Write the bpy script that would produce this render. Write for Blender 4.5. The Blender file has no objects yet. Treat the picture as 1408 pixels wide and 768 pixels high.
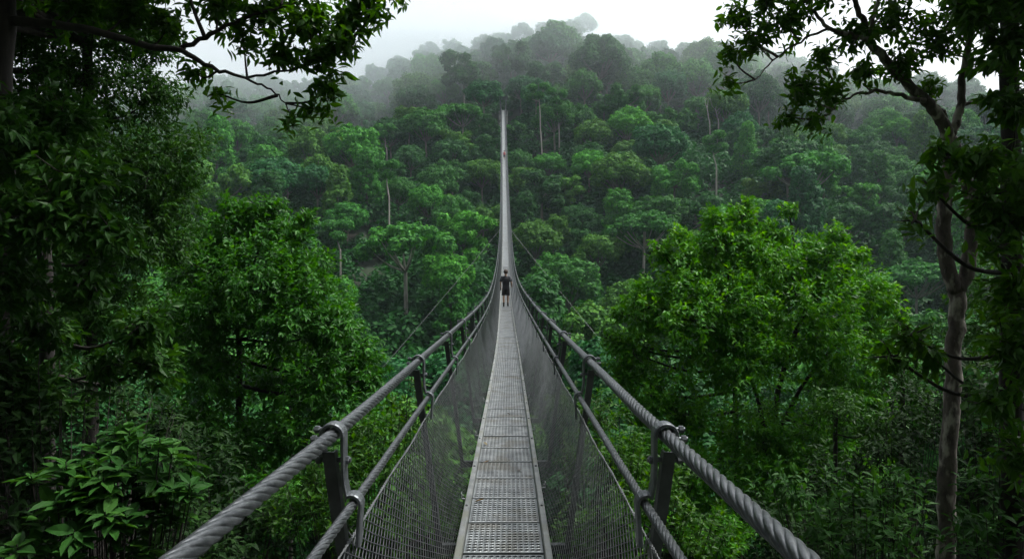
import bpy, math, random
import numpy as np

random.seed(5)
rng = np.random.default_rng(11)
F = 938.7                                   # focal length in photo pixels (24 mm on 36 mm, 1408 wide)
C = bpy.context.scene.collection
scene = bpy.context.scene


def at(px, py, D):
    return np.array([(px - 704) / F * D, D, (384 - py) / F * D])


def unit(v):
    return v / np.maximum(np.linalg.norm(v, axis=-1, keepdims=True), 1e-9)


# ------------------------------------------------------------------ mesh helpers
class MB:
    """collects numpy vertices, quads, triangles"""
    def __init__(self):
        self.v, self.q, self.t, self.a, self.n = [], [], [], [], 0

    def add(self, V, Q=None, T=None, var=None):
        V = np.asarray(V, dtype=np.float32)
        if Q is not None and len(Q):
            self.q.append(np.asarray(Q, dtype=np.int32) + self.n)
        if T is not None and len(T):
            self.t.append(np.asarray(T, dtype=np.int32) + self.n)
        self.v.append(V)
        self.a.append(np.full(len(V), 0.5, np.float32) if var is None else np.asarray(var, np.float32))
        self.n += len(V)
        return self

    def mesh(self, name, mat, smooth=False):
        V = np.concatenate(self.v)
        Q = np.concatenate(self.q) if self.q else np.zeros((0, 4), np.int32)
        T = np.concatenate(self.t) if self.t else np.zeros((0, 3), np.int32)
        me = bpy.data.meshes.new(name)
        me.vertices.add(len(V))
        me.vertices.foreach_set('co', V.ravel())
        nl = Q.size + T.size
        me.loops.add(nl)
        me.loops.foreach_set('vertex_index', np.concatenate([Q.ravel(), T.ravel()]).astype(np.int32))
        npoly = len(Q) + len(T)
        me.polygons.add(npoly)
        starts = np.concatenate([np.arange(len(Q)) * 4, Q.size + np.arange(len(T)) * 3]).astype(np.int32)
        me.polygons.foreach_set('loop_start', starts)
        try:
            me.polygons.foreach_set('loop_total', np.concatenate([np.full(len(Q), 4), np.full(len(T), 3)]).astype(np.int32))
        except Exception:
            pass
        me.polygons.foreach_set('use_smooth', np.full(npoly, smooth, dtype=bool))
        at_ = me.attributes.new('var', 'FLOAT', 'POINT')
        at_.data.foreach_set('value', np.concatenate(self.a))
        me.materials.append(mat)
        me.update(calc_edges=True)
        return me

    def build(self, name, mat, parent=None, smooth=False):
        return link(name, self.mesh(name, mat, smooth), parent)


def link(name, data, parent=None):
    o = bpy.data.objects.new(name, data)
    C.objects.link(o)
    if parent is not None:
        o.parent = parent
    return o


def tag(o, label=None, cat=None, group=None, kind=None):
    if label: o['label'] = label
    if cat: o['category'] = cat
    if group: o['group'] = group
    if kind: o['kind'] = kind
    return o


def empty(name, loc, label, cat, group=None):
    o = link(name, None)
    o.location = [float(c) for c in loc]
    o.empty_display_size = 0.3
    return tag(o, label, cat, group)


def tube(pts, rad, sides=8, cap=True, prof=None, twist=None):
    P = np.asarray(pts, float)
    n = len(P)
    rad = np.broadcast_to(np.asarray(rad, float), (n,))
    T = unit(np.gradient(P, axis=0))
    ref = np.array([0., 0., 1.]) if abs(T[0][2]) < 0.9 else np.array([1., 0., 0.])
    U = np.zeros_like(P)
    u = unit(np.cross(T[0], ref))
    for i in range(n):
        u = unit(u - T[i] * np.dot(u, T[i]))
        U[i] = u
    W = np.cross(T, U)
    th = np.arange(sides) * 2 * np.pi / sides
    A = th[None, :] + (0 if twist is None else np.asarray(twist)[:, None])
    R = rad[:, None] * (np.ones((n, sides)) if prof is None else prof)
    V = P[:, None, :] + R[..., None] * (np.cos(A)[..., None] * U[:, None, :] + np.sin(A)[..., None] * W[:, None, :])
    V = V.reshape(-1, 3)
    i = np.arange(n - 1)[:, None] * sides
    j = np.arange(sides)[None, :]
    k = (j + 1) % sides
    Q = np.stack([i + j, i + k, i + sides + k, i + sides + j], -1).reshape(-1, 4)
    Tt = None
    if cap:
        V = np.vstack([V, P[0], P[-1]])
        a, b = n * sides, n * sides + 1
        jj = np.arange(sides)
        kk = (jj + 1) % sides
        e = (n - 1) * sides
        Tt = np.vstack([np.stack([np.full(sides, a), kk, jj], -1), np.stack([np.full(sides, b), e + jj, e + kk], -1)])
    return V, Q, Tt


def smooth_path(pts, n=5, wob=0.0):
    """Catmull-Rom through pts, n steps per span"""
    P = np.asarray(pts, float)
    P = np.vstack([2 * P[0] - P[1], P, 2 * P[-1] - P[-2]])
    out = []
    for i in range(1, len(P) - 2):
        for s in range(n):
            t = s / n
            a, b, c, d = P[i - 1], P[i], P[i + 1], P[i + 2]
            out.append(.5 * (2 * b + (c - a) * t + (2 * a - 5 * b + 4 * c - d) * t * t + (3 * b - a - 3 * c + d) * t ** 3))
    out.append(P[-2])
    out = np.array(out)
    if wob:
        out[1:-1, :3] += rng.normal(0, wob, (len(out) - 2, 3))
    return out


BOXQ = np.array([[0, 1, 3, 2], [4, 6, 7, 5], [0, 4, 5, 1], [2, 3, 7, 6], [0, 2, 6, 4], [1, 5, 7, 3]])


def box(c, s):
    c = np.asarray(c, float); s = np.asarray(s, float) / 2
    V = np.array([[x, y, z] for x in (-1, 1) for y in (-1, 1) for z in (-1, 1)]) * s + c
    return V, BOXQ


def spline(xs, ys):
    """natural cubic spline"""
    xs = np.asarray(xs, float); ys = np.asarray(ys, float); n = len(xs)
    h = np.diff(xs)
    A = np.zeros((n, n)); b = np.zeros(n)
    A[0, 0] = A[-1, -1] = 1
    for i in range(1, n - 1):
        A[i, i - 1:i + 2] = h[i - 1], 2 * (h[i - 1] + h[i]), h[i]
        b[i] = 6 * ((ys[i + 1] - ys[i]) / h[i] - (ys[i] - ys[i - 1]) / h[i - 1])
    M = np.linalg.solve(A, b)

    def f(x):
        x = np.asarray(x, float)
        i = np.clip(np.searchsorted(xs, x) - 1, 0, n - 2)
        t = x - xs[i]; hi = h[i]
        a = (M[i + 1] - M[i]) / (6 * hi); bb = M[i] / 2
        c = (ys[i + 1] - ys[i]) / hi - hi * (2 * M[i] + M[i + 1]) / 6
        return ys[i] + c * t + bb * t * t + a * t ** 3
    return f


# ------------------------------------------------------------------ materials
def new_mat(name):
    m = bpy.data.materials.new(name)
    m.use_nodes = True
    nt = m.node_tree
    nt.nodes.clear()
    out = nt.nodes.new('ShaderNodeOutputMaterial')
    return m, nt, out


def N(nt, typ, **kw):
    n = nt.nodes.new(typ)
    for k, v in kw.items():
        if k.startswith('i_'):
            n.inputs[k[2:].replace('_', ' ')].default_value = v
        else:
            setattr(n, k, v)
    return n


def leaf_mat(name, cols, gloss=0.35, rough=0.42, trans=0.35, objcol=False):
    """cols: three rgb, spread over the leaves by their own random value"""
    m, nt, out = new_mat(name)
    L = nt.links.new
    a = N(nt, 'ShaderNodeAttribute', attribute_name='var')
    r = N(nt, 'ShaderNodeValToRGB')
    e = r.color_ramp.elements
    e[0].position = 0.0; e[0].color = (*cols[0], 1)
    e[1].position = 1.0; e[1].color = (*cols[2], 1)
    x = e.new(0.55); x.color = (*cols[1], 1)
    L(a.outputs['Fac'], r.inputs['Fac'])
    col = r.outputs['Color']
    if objcol:
        oi = N(nt, 'ShaderNodeObjectInfo')
        mx = N(nt, 'ShaderNodeMix', data_type='RGBA', blend_type='MULTIPLY')
        mx.inputs['Factor'].default_value = 1
        L(col, mx.inputs['A']); L(oi.outputs['Color'], mx.inputs['B'])
        col = mx.outputs['Result']
    p = N(nt, 'ShaderNodeBsdfPrincipled')
    p.inputs['Roughness'].default_value = rough
    p.inputs['Specular IOR Level'].default_value = gloss
    L(col, p.inputs['Base Color'])
    t = N(nt, 'ShaderNodeBsdfTranslucent')
    hs = N(nt, 'ShaderNodeHueSaturation', i_Hue=0.485, i_Saturation=1.15, i_Value=1.3)
    L(col, hs.inputs['Color']); L(hs.outputs['Color'], t.inputs['Color'])
    mix = N(nt, 'ShaderNodeMixShader', i_Fac=trans)
    L(p.outputs[0], mix.inputs[1]); L(t.outputs[0], mix.inputs[2])
    L(mix.outputs[0], out.inputs['Surface'])
    return m


def noise_mat(name, c1, c2, scale=8, rough=0.8, metal=0.0, bump=0.0, stretch=(1, 1, 1), lo=.35, hi=.65, spec=.5, c3=None, scale3=2.0, rvar=0.0):
    m, nt, out = new_mat(name)
    L = nt.links.new
    tc = N(nt, 'ShaderNodeTexCoord')
    mp = N(nt, 'ShaderNodeMapping'); mp.inputs['Scale'].default_value = stretch
    oi = N(nt, 'ShaderNodeObjectInfo')
    va = N(nt, 'ShaderNodeVectorMath', operation='MULTIPLY_ADD')
    va.inputs[1].default_value = (1, 1, 1)
    cm = N(nt, 'ShaderNodeCombineXYZ'); ml = N(nt, 'ShaderNodeMath', operation='MULTIPLY'); ml.inputs[1].default_value = 57.0
    L(oi.outputs['Random'], ml.inputs[0]); L(ml.outputs[0], cm.inputs[0]); L(ml.outputs[0], cm.inputs[1])
    L(tc.outputs['Object'], va.inputs[0]); L(cm.outputs[0], va.inputs[2])
    L(va.outputs[0], mp.inputs['Vector'])
    nz = N(nt, 'ShaderNodeTexNoise', i_Scale=scale, i_Detail=5.0, i_Roughness=0.6)
    L(mp.outputs[0], nz.inputs['Vector'])
    r = N(nt, 'ShaderNodeValToRGB')
    r.color_ramp.elements[0].position = lo; r.color_ramp.elements[0].color = (*c1, 1)
    r.color_ramp.elements[1].position = hi; r.color_ramp.elements[1].color = (*c2, 1)
    L(nz.outputs['Fac'], r.inputs['Fac'])
    col = r.outputs['Color']
    if c3 is not None:
        n3 = N(nt, 'ShaderNodeTexNoise', i_Scale=scale3, i_Detail=4.0)
        L(mp.outputs[0], n3.inputs['Vector'])
        r3 = N(nt, 'ShaderNodeValToRGB')
        r3.color_ramp.elements[0].position = .52; r3.color_ramp.elements[1].position = .62
        L(n3.outputs['Fac'], r3.inputs['Fac'])
        mx = N(nt, 'ShaderNodeMix', data_type='RGBA')
        mx.inputs['B'].default_value = (*c3, 1)
        L(r3.outputs['Color'], mx.inputs['Factor']); L(col, mx.inputs['A'])
        col = mx.outputs['Result']
    p = N(nt, 'ShaderNodeBsdfPrincipled')
    p.inputs['Roughness'].default_value = rough
    p.inputs['Metallic'].default_value = metal
    p.inputs['Specular IOR Level'].default_value = spec
    L(col, p.inputs['Base Color'])
    if rvar:
        mr = N(nt, 'ShaderNodeMapRange')
        mr.inputs['To Min'].default_value = rough - rvar; mr.inputs['To Max'].default_value = rough + rvar
        L(nz.outputs['Fac'], mr.inputs['Value']); L(mr.outputs[0], p.inputs['Roughness'])
    if bump:
        b = N(nt, 'ShaderNodeBump', i_Strength=bump, i_Distance=0.02)
        L(nz.outputs['Fac'], b.inputs['Height']); L(b.outputs[0], p.inputs['Normal'])
    L(p.outputs[0], out.inputs['Surface'])
    return m


M = {}
M['hill_leaf'] = leaf_mat('hill_leaf', [(.017, .080, .019), (.038, .150, .028), (.074, .226, .040)], .12, .6, .25, objcol=True)
M['dark_leaf'] = leaf_mat('dark_leaf', [(.019, .062, .012), (.030, .098, .015), (.051, .142, .020)], .14, .45, .3)
M['shaded_floor_leaf'] = leaf_mat('shaded_floor_leaf', [(.008, .026, .006), (.014, .042, .009), (.026, .068, .013)], .12, .6, .25)  # leaf colour darkened to carry the deep shade near the ground
M['limb_leaf'] = leaf_mat('limb_leaf', [(.022, .076, .009), (.038, .122, .012), (.064, .175, .017)], .2, .45, .48)
M['mid_leaf'] = leaf_mat('mid_leaf', [(.018, .092, .009), (.034, .150, .013), (.058, .215, .020)], .22, .45, .38)
M['lime_leaf'] = leaf_mat('lime_leaf', [(.026, .130, .007), (.052, .215, .011), (.112, .330, .020)], .22, .45, .40)
M['shrub_leaf'] = leaf_mat('shrub_leaf', [(.018, .064, .013), (.030, .102, .018), (.048, .136, .022)], .1, .5, .3)
M['bark'] = noise_mat('bark', (.008, .007, .006), (.024, .020, .016), 14, .9, bump=.6, stretch=(1, 1, .25))
M['pale_bark'] = noise_mat('pale_bark', (.030, .025, .020), (.085, .074, .060), 16, .9, bump=.7, stretch=(1, 1, .4), c3=(.25, .24, .20), scale3=9)
M['hill_bark'] = noise_mat('hill_bark', (.10, .09, .075), (.22, .20, .17), 2, .9, stretch=(1, 1, .3))
M['dead_bark'] = noise_mat('dead_bark', (.20, .185, .165), (.36, .34, .31), 2, .9, stretch=(1, 1, .3))
M['ground'] = noise_mat('ground', (.007, .014, .005), (.014, .030, .009), .35, .95, c3=(.016, .014, .008), scale3=.15)
M['cable'] = noise_mat('cable', (.058, .065, .071), (.125, .136, .144), 30, .38, metal=.7, bump=.08, rvar=.08)
M['post'] = noise_mat('post', (.045, .050, .056), (.085, .092, .099), 12, .42, metal=.45, bump=.05, rvar=.1)
M['strap'] = noise_mat('strap', (.085, .096, .106), (.15, .164, .176), 18, .38, metal=.6, bump=.06, rvar=.1)
M['wire'] = noise_mat('wire', (.115, .125, .132), (.21, .222, .23), 9, .45, metal=.6)
M['wire_dark'] = noise_mat('wire_dark', (.09, .095, .1), (.17, .175, .18), 9, .5, metal=.5)
M['grating'] = noise_mat('grating', (.18, .198, .205), (.33, .354, .36), 6, .42, metal=.55, bump=.05, c3=(.20, .205, .19), scale3=2.2, rvar=.1)
M['beam'] = noise_mat('beam', (.17, .185, .185), (.29, .305, .30), 7, .5, metal=.4, c3=(.19, .20, .17), scale3=3, rvar=.12)
M['bolt'] = noise_mat('bolt', (.30, .31, .32), (.5, .51, .52), 20, .35, metal=.8)
M['concrete'] = noise_mat('concrete', (.16, .16, .15), (.28, .28, .26), 2, .9, c3=(.08, .09, .06), scale3=.7)


# ------------------------------------------------------------------ terrain
def wav(x, y, s, k):
    r = np.random.default_rng(k)
    out = 0
    for _ in range(5):
        a = r.uniform(0, 6.28); w = r.uniform(.6, 1.6) / s
        out = out + np.sin((x * math.cos(a) + y * math.sin(a)) * w * 6.28 + r.uniform(0, 6.28))
    return out / 2.6


RX = [-400, -200, -130, -63, -40, 0, 27, 55, 72, 112, 140, 200, 400]
RZ = [46, 57, 60, 70, 76, 83, 89, 82, 79, 73, 66, 54, 45]


def ground(x, y):
    x = np.asarray(x, float); y = np.asarray(y, float)
    near = np.where(y > 0, np.maximum(-2.9 - .52 * y, -19 - .06 * y), -2.9 - .55 * y)
    sm = lambda t: np.clip(t, 0, 1) ** 2 * (3 - 2 * np.clip(t, 0, 1))
    near = near + 1.0 * sm((-x - 1.2) / 2.2) * np.exp(-np.clip(y, 0, 99) / 14) + .6 * sm((x - 1.5) / 3) * np.exp(-np.clip(y, 0, 99) / 14)
    near = near + .12 * np.clip(np.abs(x) - 8, 0, 80)
    near = np.where(y < 3, np.maximum(near, -2.9 + 1.0 * np.clip(-y - 2, 0, 200)), near)  # unseen slope behind the viewpoint, shaped steep to block sky light
    ridge = np.interp(x, RX, RZ)
    t = np.clip((y - 60) / 205, 0, 1)
    far = -22 + t ** 1.22 * (ridge + 22)
    far = np.where(y > 265, ridge - .35 * (y - 265), far)
    far = far + wav(x, y, 70, 3) * 3.2 * np.clip((y - 70) / 60, 0, 1) + wav(x, y, 28, 4) * 1.3 * np.clip((y - 70) / 60, 0, 1)
    far = far + 5 * np.exp(-((x + 2) ** 2 + (y - 192) ** 2) / (2 * 13 ** 2))
    return np.maximum(near, far) + .15 * wav(x, y, 6, 9)


gx = np.concatenate([np.linspace(-380, -60, 50), np.linspace(-57, 57, 96), np.linspace(60, 380, 50)])
gy = np.concatenate([np.linspace(-140, -12, 30), np.linspace(-10, 70, 90), np.linspace(73, 440, 110)])
GX, GY = np.meshgrid(gx, gy)
V = np.stack([GX, GY, ground(GX, GY)], -1).reshape(-1, 3)
nx = len(gx)
ii = (np.arange(len(gy) - 1)[:, None] * nx + np.arange(nx - 1)[None, :]).ravel()
o = MB().add(V, np.stack([ii, ii + 1, ii + nx + 1, ii + nx], -1)).build('ground', M['ground'], smooth=True)
o['kind'] = 'structure'


# ------------------------------------------------------------------ leaves
def leaves(mb, P, D, Nn, Ln, ratio=.42, detail=1, fold=.18, curl=.25, var=None):
    n = len(P)
    D = unit(D)
    S = unit(np.cross(D, Nn))
    U = np.cross(S, D)
    Ln = Ln[:, None]
    Wd = Ln * ratio * rng.uniform(.85, 1.15, (n, 1))
    if var is None:
        var = rng.uniform(0, 1, n)

    def pt(t, s, lift):
        return P + D * Ln * t + S * Wd * s + U * (Wd * lift - Ln * curl * t * t)
    if detail == 2:
        vs = [pt(0, 0, 0), pt(.16, -.26, fold * .4), pt(.2, 0, 0), pt(.16, .26, fold * .4), pt(.45, -.5, fold), pt(.45, 0, 0), pt(.45, .5, fold),
              pt(.75, -.34, fold), pt(.75, 0, 0), pt(.75, .34, fold), pt(1.03, 0, 0)]
        V = np.stack(vs, 1).reshape(-1, 3)
        b = (np.arange(n) * 11)[:, None]
        T = np.concatenate([b + np.array([[0, 2, 1]]), b + np.array([[0, 3, 2]]), b + np.array([[7, 8, 10]]), b + np.array([[8, 9, 10]])])
        Q = np.concatenate([b + np.array([[1, 2, 5, 4]]), b + np.array([[2, 3, 6, 5]]), b + np.array([[4, 5, 8, 7]]), b + np.array([[5, 6, 9, 8]])])
        mb.add(V, Q, T, np.repeat(var, 11))
    elif detail == 1:
        vs = [pt(0, 0, 0), pt(.42, -.5, fold), pt(.45, 0, 0), pt(.42, .5, fold), pt(1, 0, 0)]
        V = np.stack(vs, 1).reshape(-1, 3)
        b = (np.arange(n) * 5)[:, None]
        T = np.concatenate([b + np.array([[0, 2, 1]]), b + np.array([[0, 3, 2]]), b + np.array([[1, 2, 4]]), b + np.array([[2, 3, 4]])])
        mb.add(V, None, T, np.repeat(var, 5))
    else:
        vs = [pt(0, 0, 0), pt(.45, .5, 0), pt(1, 0, 0), pt(.45, -.5, 0)]
        V = np.stack(vs, 1).reshape(-1, 3)
        Q = (np.arange(n) * 4)[:, None] + np.array([[0, 1, 2, 3]])
        mb.add(V, Q, None, np.repeat(var, 4))


def sprays(mb, Cn, Ax, nl, L, stem=.3, spread=.9, droop=.35, detail=1, ratio=.42, twig=None, flat=.6, whorl=False):
    """leafy twigs: Cn twig tips, Ax directions, nl leaves each of length L along the last `stem` metres"""
    m = len(Cn)
    Ax = unit(Ax)
    r = unit(rng.normal(size=(m, 3)))
    A = unit(np.cross(Ax, r)); B = np.cross(Ax, A)
    k = np.arange(nl)
    ph = k[None, :] * 2.4 + rng.uniform(0, 6.28, (m, 1))
    tt = np.clip((k[None, :] + rng.uniform(-.3, .3, (m, nl))) / nl, 0, 1)
    base = Cn[:, None, :] - Ax[:, None, :] * (stem * (1 - tt))[..., None]
    rad = np.cos(ph)[..., None] * A[:, None, :] + np.sin(ph)[..., None] * B[:, None, :]
    sp = spread * (1.25 - .8 * tt) * rng.uniform(.7, 1.3, (m, nl))
    if whorl: sp = rng.uniform(1.0, 1.5, (m, nl))
    d = Ax[:, None, :] * np.cos(sp)[..., None] + rad * np.sin(sp)[..., None]
    d = d + np.array([0, 0, -1.0]) * (droop * rng.uniform(.4, 1.6, (m, nl)))[..., None]
    d = unit(d).reshape(-1, 3)
    nn = np.array([0, 0, 1.0]) * flat + rng.normal(0, .45, (m * nl, 3)) + .3 * np.repeat(Ax, nl, 0)
    ln = L * rng.uniform(.62, 1.2, m * nl)
    # a twig's leaves share an age: young tips lighter
    var = np.clip(np.repeat(rng.beta(2, 2.4, m), nl) + rng.normal(0, .16, m * nl), 0, 1)
    leaves(mb, base.reshape(-1, 3), d, unit(nn), ln, ratio, detail, curl=.14 if whorl else .25, var=var)
    if twig is not None:
        for c, a in zip(Cn, Ax):
            s = c - a * stem * 1.25
            twig.add(*tube(np.array([s, (s + c) / 2 + rng.normal(0, .01, 3), c]), [.006, .005, .002], 4, cap=False))


def lobe_points(c, r, n, inner=.35):
    d = unit(rng.normal(size=(n, 3)))
    d[:, 2] = d[:, 2] * .9 + .12
    d = unit(d)
    ph = rng.uniform(0, 6.28, 6)
    lump = 1 + .16 * np.sin(d[:, 0] * 5 + ph[0]) + .16 * np.sin(d[:, 1] * 5 + ph[1]) + .14 * np.sin(d[:, 2] * 6 + ph[2])
    rr = r * lump * (inner + (1 - inner) * rng.uniform(0, 1, n) ** .45)
    return c + d * rr[:, None], d


def near_tree(name, label, cat, trunk, lobes, leafmat, barkmat, L, nl=8, dens=1.0, stem=.28, detail=1, group=None, stems=(), twigs=True,
              droop=.35, ratio=.42, tr=None, branch=True, inner=.35, limbs=(), spread=.9, over=()):
    """trunk: list of (x, y, z, r). lobes: (px, py, D, rpx). stems/limbs: further (pts, radii) paths"""
    base = trunk[0][:3]
    root = empty(name, base, label, cat, group)
    off = np.array(base, float)
    tb = MB()
    T = np.array(trunk, float)
    tp = smooth_path(T, 5, 0)
    tp[1:-1, :3] += rng.normal(0, .012, (len(tp) - 2, 3))
    tb.add(*tube(tp[:, :3] - off, tp[:, 3] * rng.uniform(.94, 1.06, len(tp)), 12))
    for path in stems:
        q = smooth_path(np.array(path, float), 5, 0)
        q[1:-1, :3] += rng.normal(0, .008, (len(q) - 2, 3))
        tb.add(*tube(q[:, :3] - off, q[:, 3], 10))
    anchors = [tp] + [smooth_path(np.array(p, float), 5) for p in list(stems) + list(limbs)]
    lb = MB()
    allp = np.vstack([a[:, :3] for a in anchors])
    for (px, py, D, rp) in lobes:
        c = at(px, py, D); r = rp / F * D
        n = max(6, int(dens * 45 * (r / L) ** 2 / nl))
        P, d = lobe_points(c, r, n, inner)
        ax = d + np.array([0, 0, .25]) + rng.normal(0, .45, (n, 3))
        sprays(lb, P - off, ax, nl, L, stem, spread, droop, detail, ratio)
        if branch:
            cost = np.linalg.norm(allp - c, axis=1) + 3 * np.clip(allp[:, 2] - c[2] + .1, 0, 9)
            s = allp[np.argmin(cost)]
            mid = (s + c) / 2 + np.array([0, 0, -.10 * np.linalg.norm(c - s)]) + rng.normal(0, .05 * r, 3)
            w = np.clip(.014 * np.linalg.norm(c - s) + .006, .007, .05)
            tb.add(*tube(smooth_path([s, mid, c], 5)[:, :3] - off, np.linspace(w, w * .45, 11), 6))
            k = min(n, 9 if twigs else 4)
            for i in rng.choice(n, k, replace=False):
                m_ = (c + P[i]) / 2 + rng.normal(0, .08 * r, 3)
                tb.add(*tube(np.array([c, m_, P[i]]) - off, [w * .42, w * .3, .004], 5, cap=False))
    for (x, y, z, r) in over:  # extra foliage overhead, out of view, added to cast shade below
        n = int(34 * (r / .22) ** 2 / nl)
        P, d = lobe_points(np.array([x, y, z]), r, n, .2)
        sprays(lb, P - off, d + [0, 0, .2] + rng.normal(0, .45, (n, 3)), nl, .22, .35, spread, droop, 1, ratio)
        c = np.array([x, y, z]); s = allp[np.argmin(np.linalg.norm(allp - c, axis=1))]
        tb.add(*tube(smooth_path([s, (s + c) / 2 + rng.normal(0, .3, 3), c], 5) - off, np.linspace(.06, .03, 11), 6))
    for path in limbs:
        q = smooth_path(np.array(path, float), 5, 0)
        q[1:-1, :3] += rng.normal(0, .008, (len(q) - 2, 3))
        lm = MB().add(*tube(q[:, :3] - off, q[:, 3], 9))
        lm.build('limb', barkmat, root, smooth=True)
    tb.build('trunk', barkmat, root, smooth=True)
    lb.build('crown', leafmat, root)
    return root


def px_path(pts, D, rads):
    """[(px, py)] at depth(s) D -> [(x, y, z, r)]"""
    D = np.broadcast_to(D, (len(pts),))
    return [(*at(p[0], p[1], d), r) for p, d, r in zip(pts, D, np.interp(np.linspace(0, 1, len(pts)), np.linspace(0, 1, len(rads)), rads))]


def rooted(px, D, py_top, r0, r1, lean=0.0, n=4):
    """a trunk from the ground under pixel column px up to row py_top"""
    top = at(px, py_top, D)
    x0 = top[0] + lean
    z0 = float(ground(x0, D)) - .15
    return [(x0 + (top[0] - x0) * t, D, z0 + (top[2] - z0) * t, r0 + (r1 - r0) * t) for t in np.linspace(0, 1, n)]


# ------------------------------------------------------------------ the footbridge
bx = spline([-3, 4.3, 18, 33, 59, 97, 134, 180, 200], [-.02, -.055, -.125, -.30, -.56, -1.02, -1.58, -2.30, -2.6])
bz = spline([-3, 4.3, 18, 33, 46, 59, 80, 97, 115, 134, 158, 180, 190], [-1.69, -1.755, -1.82, -1.30, -.25, 1.5, 5.6, 10.3, 16.5, 24.2, 34.6, 44.6, 49.2])
DEND = 180.0


def rail_h(D): return np.interp(D, [0, 2.5, 18, 40], [1.17, 1.17, 1.29, 1.32])
def lat_main(D): return np.interp(D, [0, 1.3, 3, 60, 180], [.66, .625, .60, .60, .62])
def lat_low(D): return np.interp(D, [0, 3, 180], [.545, .53, .53])


def line(D, lat, h): return np.stack([bx(D) + lat, D, bz(D) + h], -1)


bridge = empty('suspension_footbridge', (0, 0, 0), 'long narrow steel suspension footbridge with mesh sides crossing the forested valley', 'footbridge')
M_ = []
Dc = np.concatenate([np.arange(-1.6, 9, .02), np.arange(9, 22, .035), np.arange(22, 60, .5), np.arange(60, DEND + .1, 1.0)])


def strand_cable(name, s, latf, hf, R, lay, k, mat, nst=6, per=12):
    P = line(Dc, s * latf(Dc), hf(Dc))
    arc = np.concatenate([[0], np.cumsum(np.linalg.norm(np.diff(P, axis=0), axis=1))])
    sides = nst * per
    th = np.arange(sides) * 2 * np.pi / sides
    amp = np.interp(Dc, [10, 22], [1, .0])[:, None]
    prof = 1 - amp * .20 * (1 - np.sqrt(np.abs(np.cos(th * nst / 2)))[None, :]) - .03 * amp - amp * .026 * (1 - np.abs(np.cos(th * nst * 2)))[None, :]
    mb = MB().add(*tube(P, R, sides, True, prof, k * 2 * np.pi * arc / lay * np.interp(Dc, [21, 22], [1, 0]) if True else None))
    return mb.build(name, mat, bridge, smooth=True)


for s in (-1, 1):
    strand_cable('main_cable', s, lat_main, rail_h, .0265, .36, 1, M['cable'])
    strand_cable('lower_cable', s, lat_low, lambda D: rail_h(D) - .25, .0185, .26, 1, M['cable'])
# edge beams
Db = np.concatenate([np.arange(-1.6, 40, .5), np.arange(40, DEND + .1, 1.0)])
for s in (-1, 1):
    prof = [(.262, .0), (.262, .040), (.268, .046), (.302, .046), (.308, .040), (.308, -.075), (.300, -.082), (.270, -.082)]
    n = len(prof); VV = []
    for d in Db:
        for (l, h) in prof:
            VV.append((float(bx(d)) + s * l, d, float(bz(d)) + h))
    i = np.arange(len(Db) - 1)[:, None] * n; j = np.arange(n)[None, :]; k = (j + 1) % n
    MB().add(VV, np.stack([i + j, i + k, i + n + k, i + n + j], -1).reshape(-1, 4)).build('edge_beam', M['beam'], bridge)


# deck panels
def panel_mesh():
    mb = MB()
    W, Ln, nc, nr = .516, .546, 13, 11
    mx, my = .012, .012
    cw, ch = (W - 2 * mx) / nc, (Ln - 2 * my) / nr
    ang = np.arange(8) * np.pi / 4

    def rect(x0, y0, x1, y1):
        mb.add([(x0, y0, 0), (x1, y0, 0), (x1, y1, 0), (x0, y1, 0)], [[0, 1, 2, 3]])
    def cell(x, y):
        sq = [(1, 0), (1, 1), (0, 1), (-1, 1), (-1, 0), (-1, -1), (0, -1), (1, -1)]
        O = [(x + a * cw / 2, y + b * ch / 2, 0) for a, b in sq]
        hx, hy = cw * .37, ch * .33
        I = [(x + math.cos(t) * hx * 1.08, y + math.sin(t) * hy * 1.08, .0035) for t in ang]
        K = [(x + math.cos(t) * hx, y + math.sin(t) * hy, -.022) for t in ang]
        q = [[i, (i + 1) % 8, 8 + (i + 1) % 8, 8 + i] for i in range(8)] + [[8 + i, 8 + (i + 1) % 8, 16 + (i + 1) % 8, 16 + i] for i in range(8)]
        mb.add(O + I + K, q)
    for r in range(nr):
        y = -Ln / 2 + my + (r + .5) * ch
        if True:
            for c in range(nc):
                cell(-W / 2 + mx + (c + .5) * cw, y)
        else:
            rect(-W / 2 + mx, y - ch / 2, -W / 2 + mx + cw / 2, y + ch / 2)
            rect(W / 2 - mx - cw / 2, y - ch / 2, W / 2 - mx, y + ch / 2)
            for c in range(nc - 1):
                cell(-W / 2 + mx + (c + 1) * cw, y)
    rect(-W / 2, -Ln / 2, W / 2, -Ln / 2 + my); rect(-W / 2, Ln / 2 - my, W / 2, Ln / 2)
    rect(-W / 2, -Ln / 2 + my, -W / 2 + mx, Ln / 2 - my); rect(W / 2 - mx, -Ln / 2 + my, W / 2, Ln / 2 - my)
    for sy in (-1, 1):
        y = sy * Ln / 2
        mb.add([(-W / 2, y, 0), (W / 2, y, 0), (W / 2, y, -.04), (-W / 2, y, -.04)], [[0, 1, 2, 3]])
    return mb.mesh('deck_panel', M['grating'])


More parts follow.
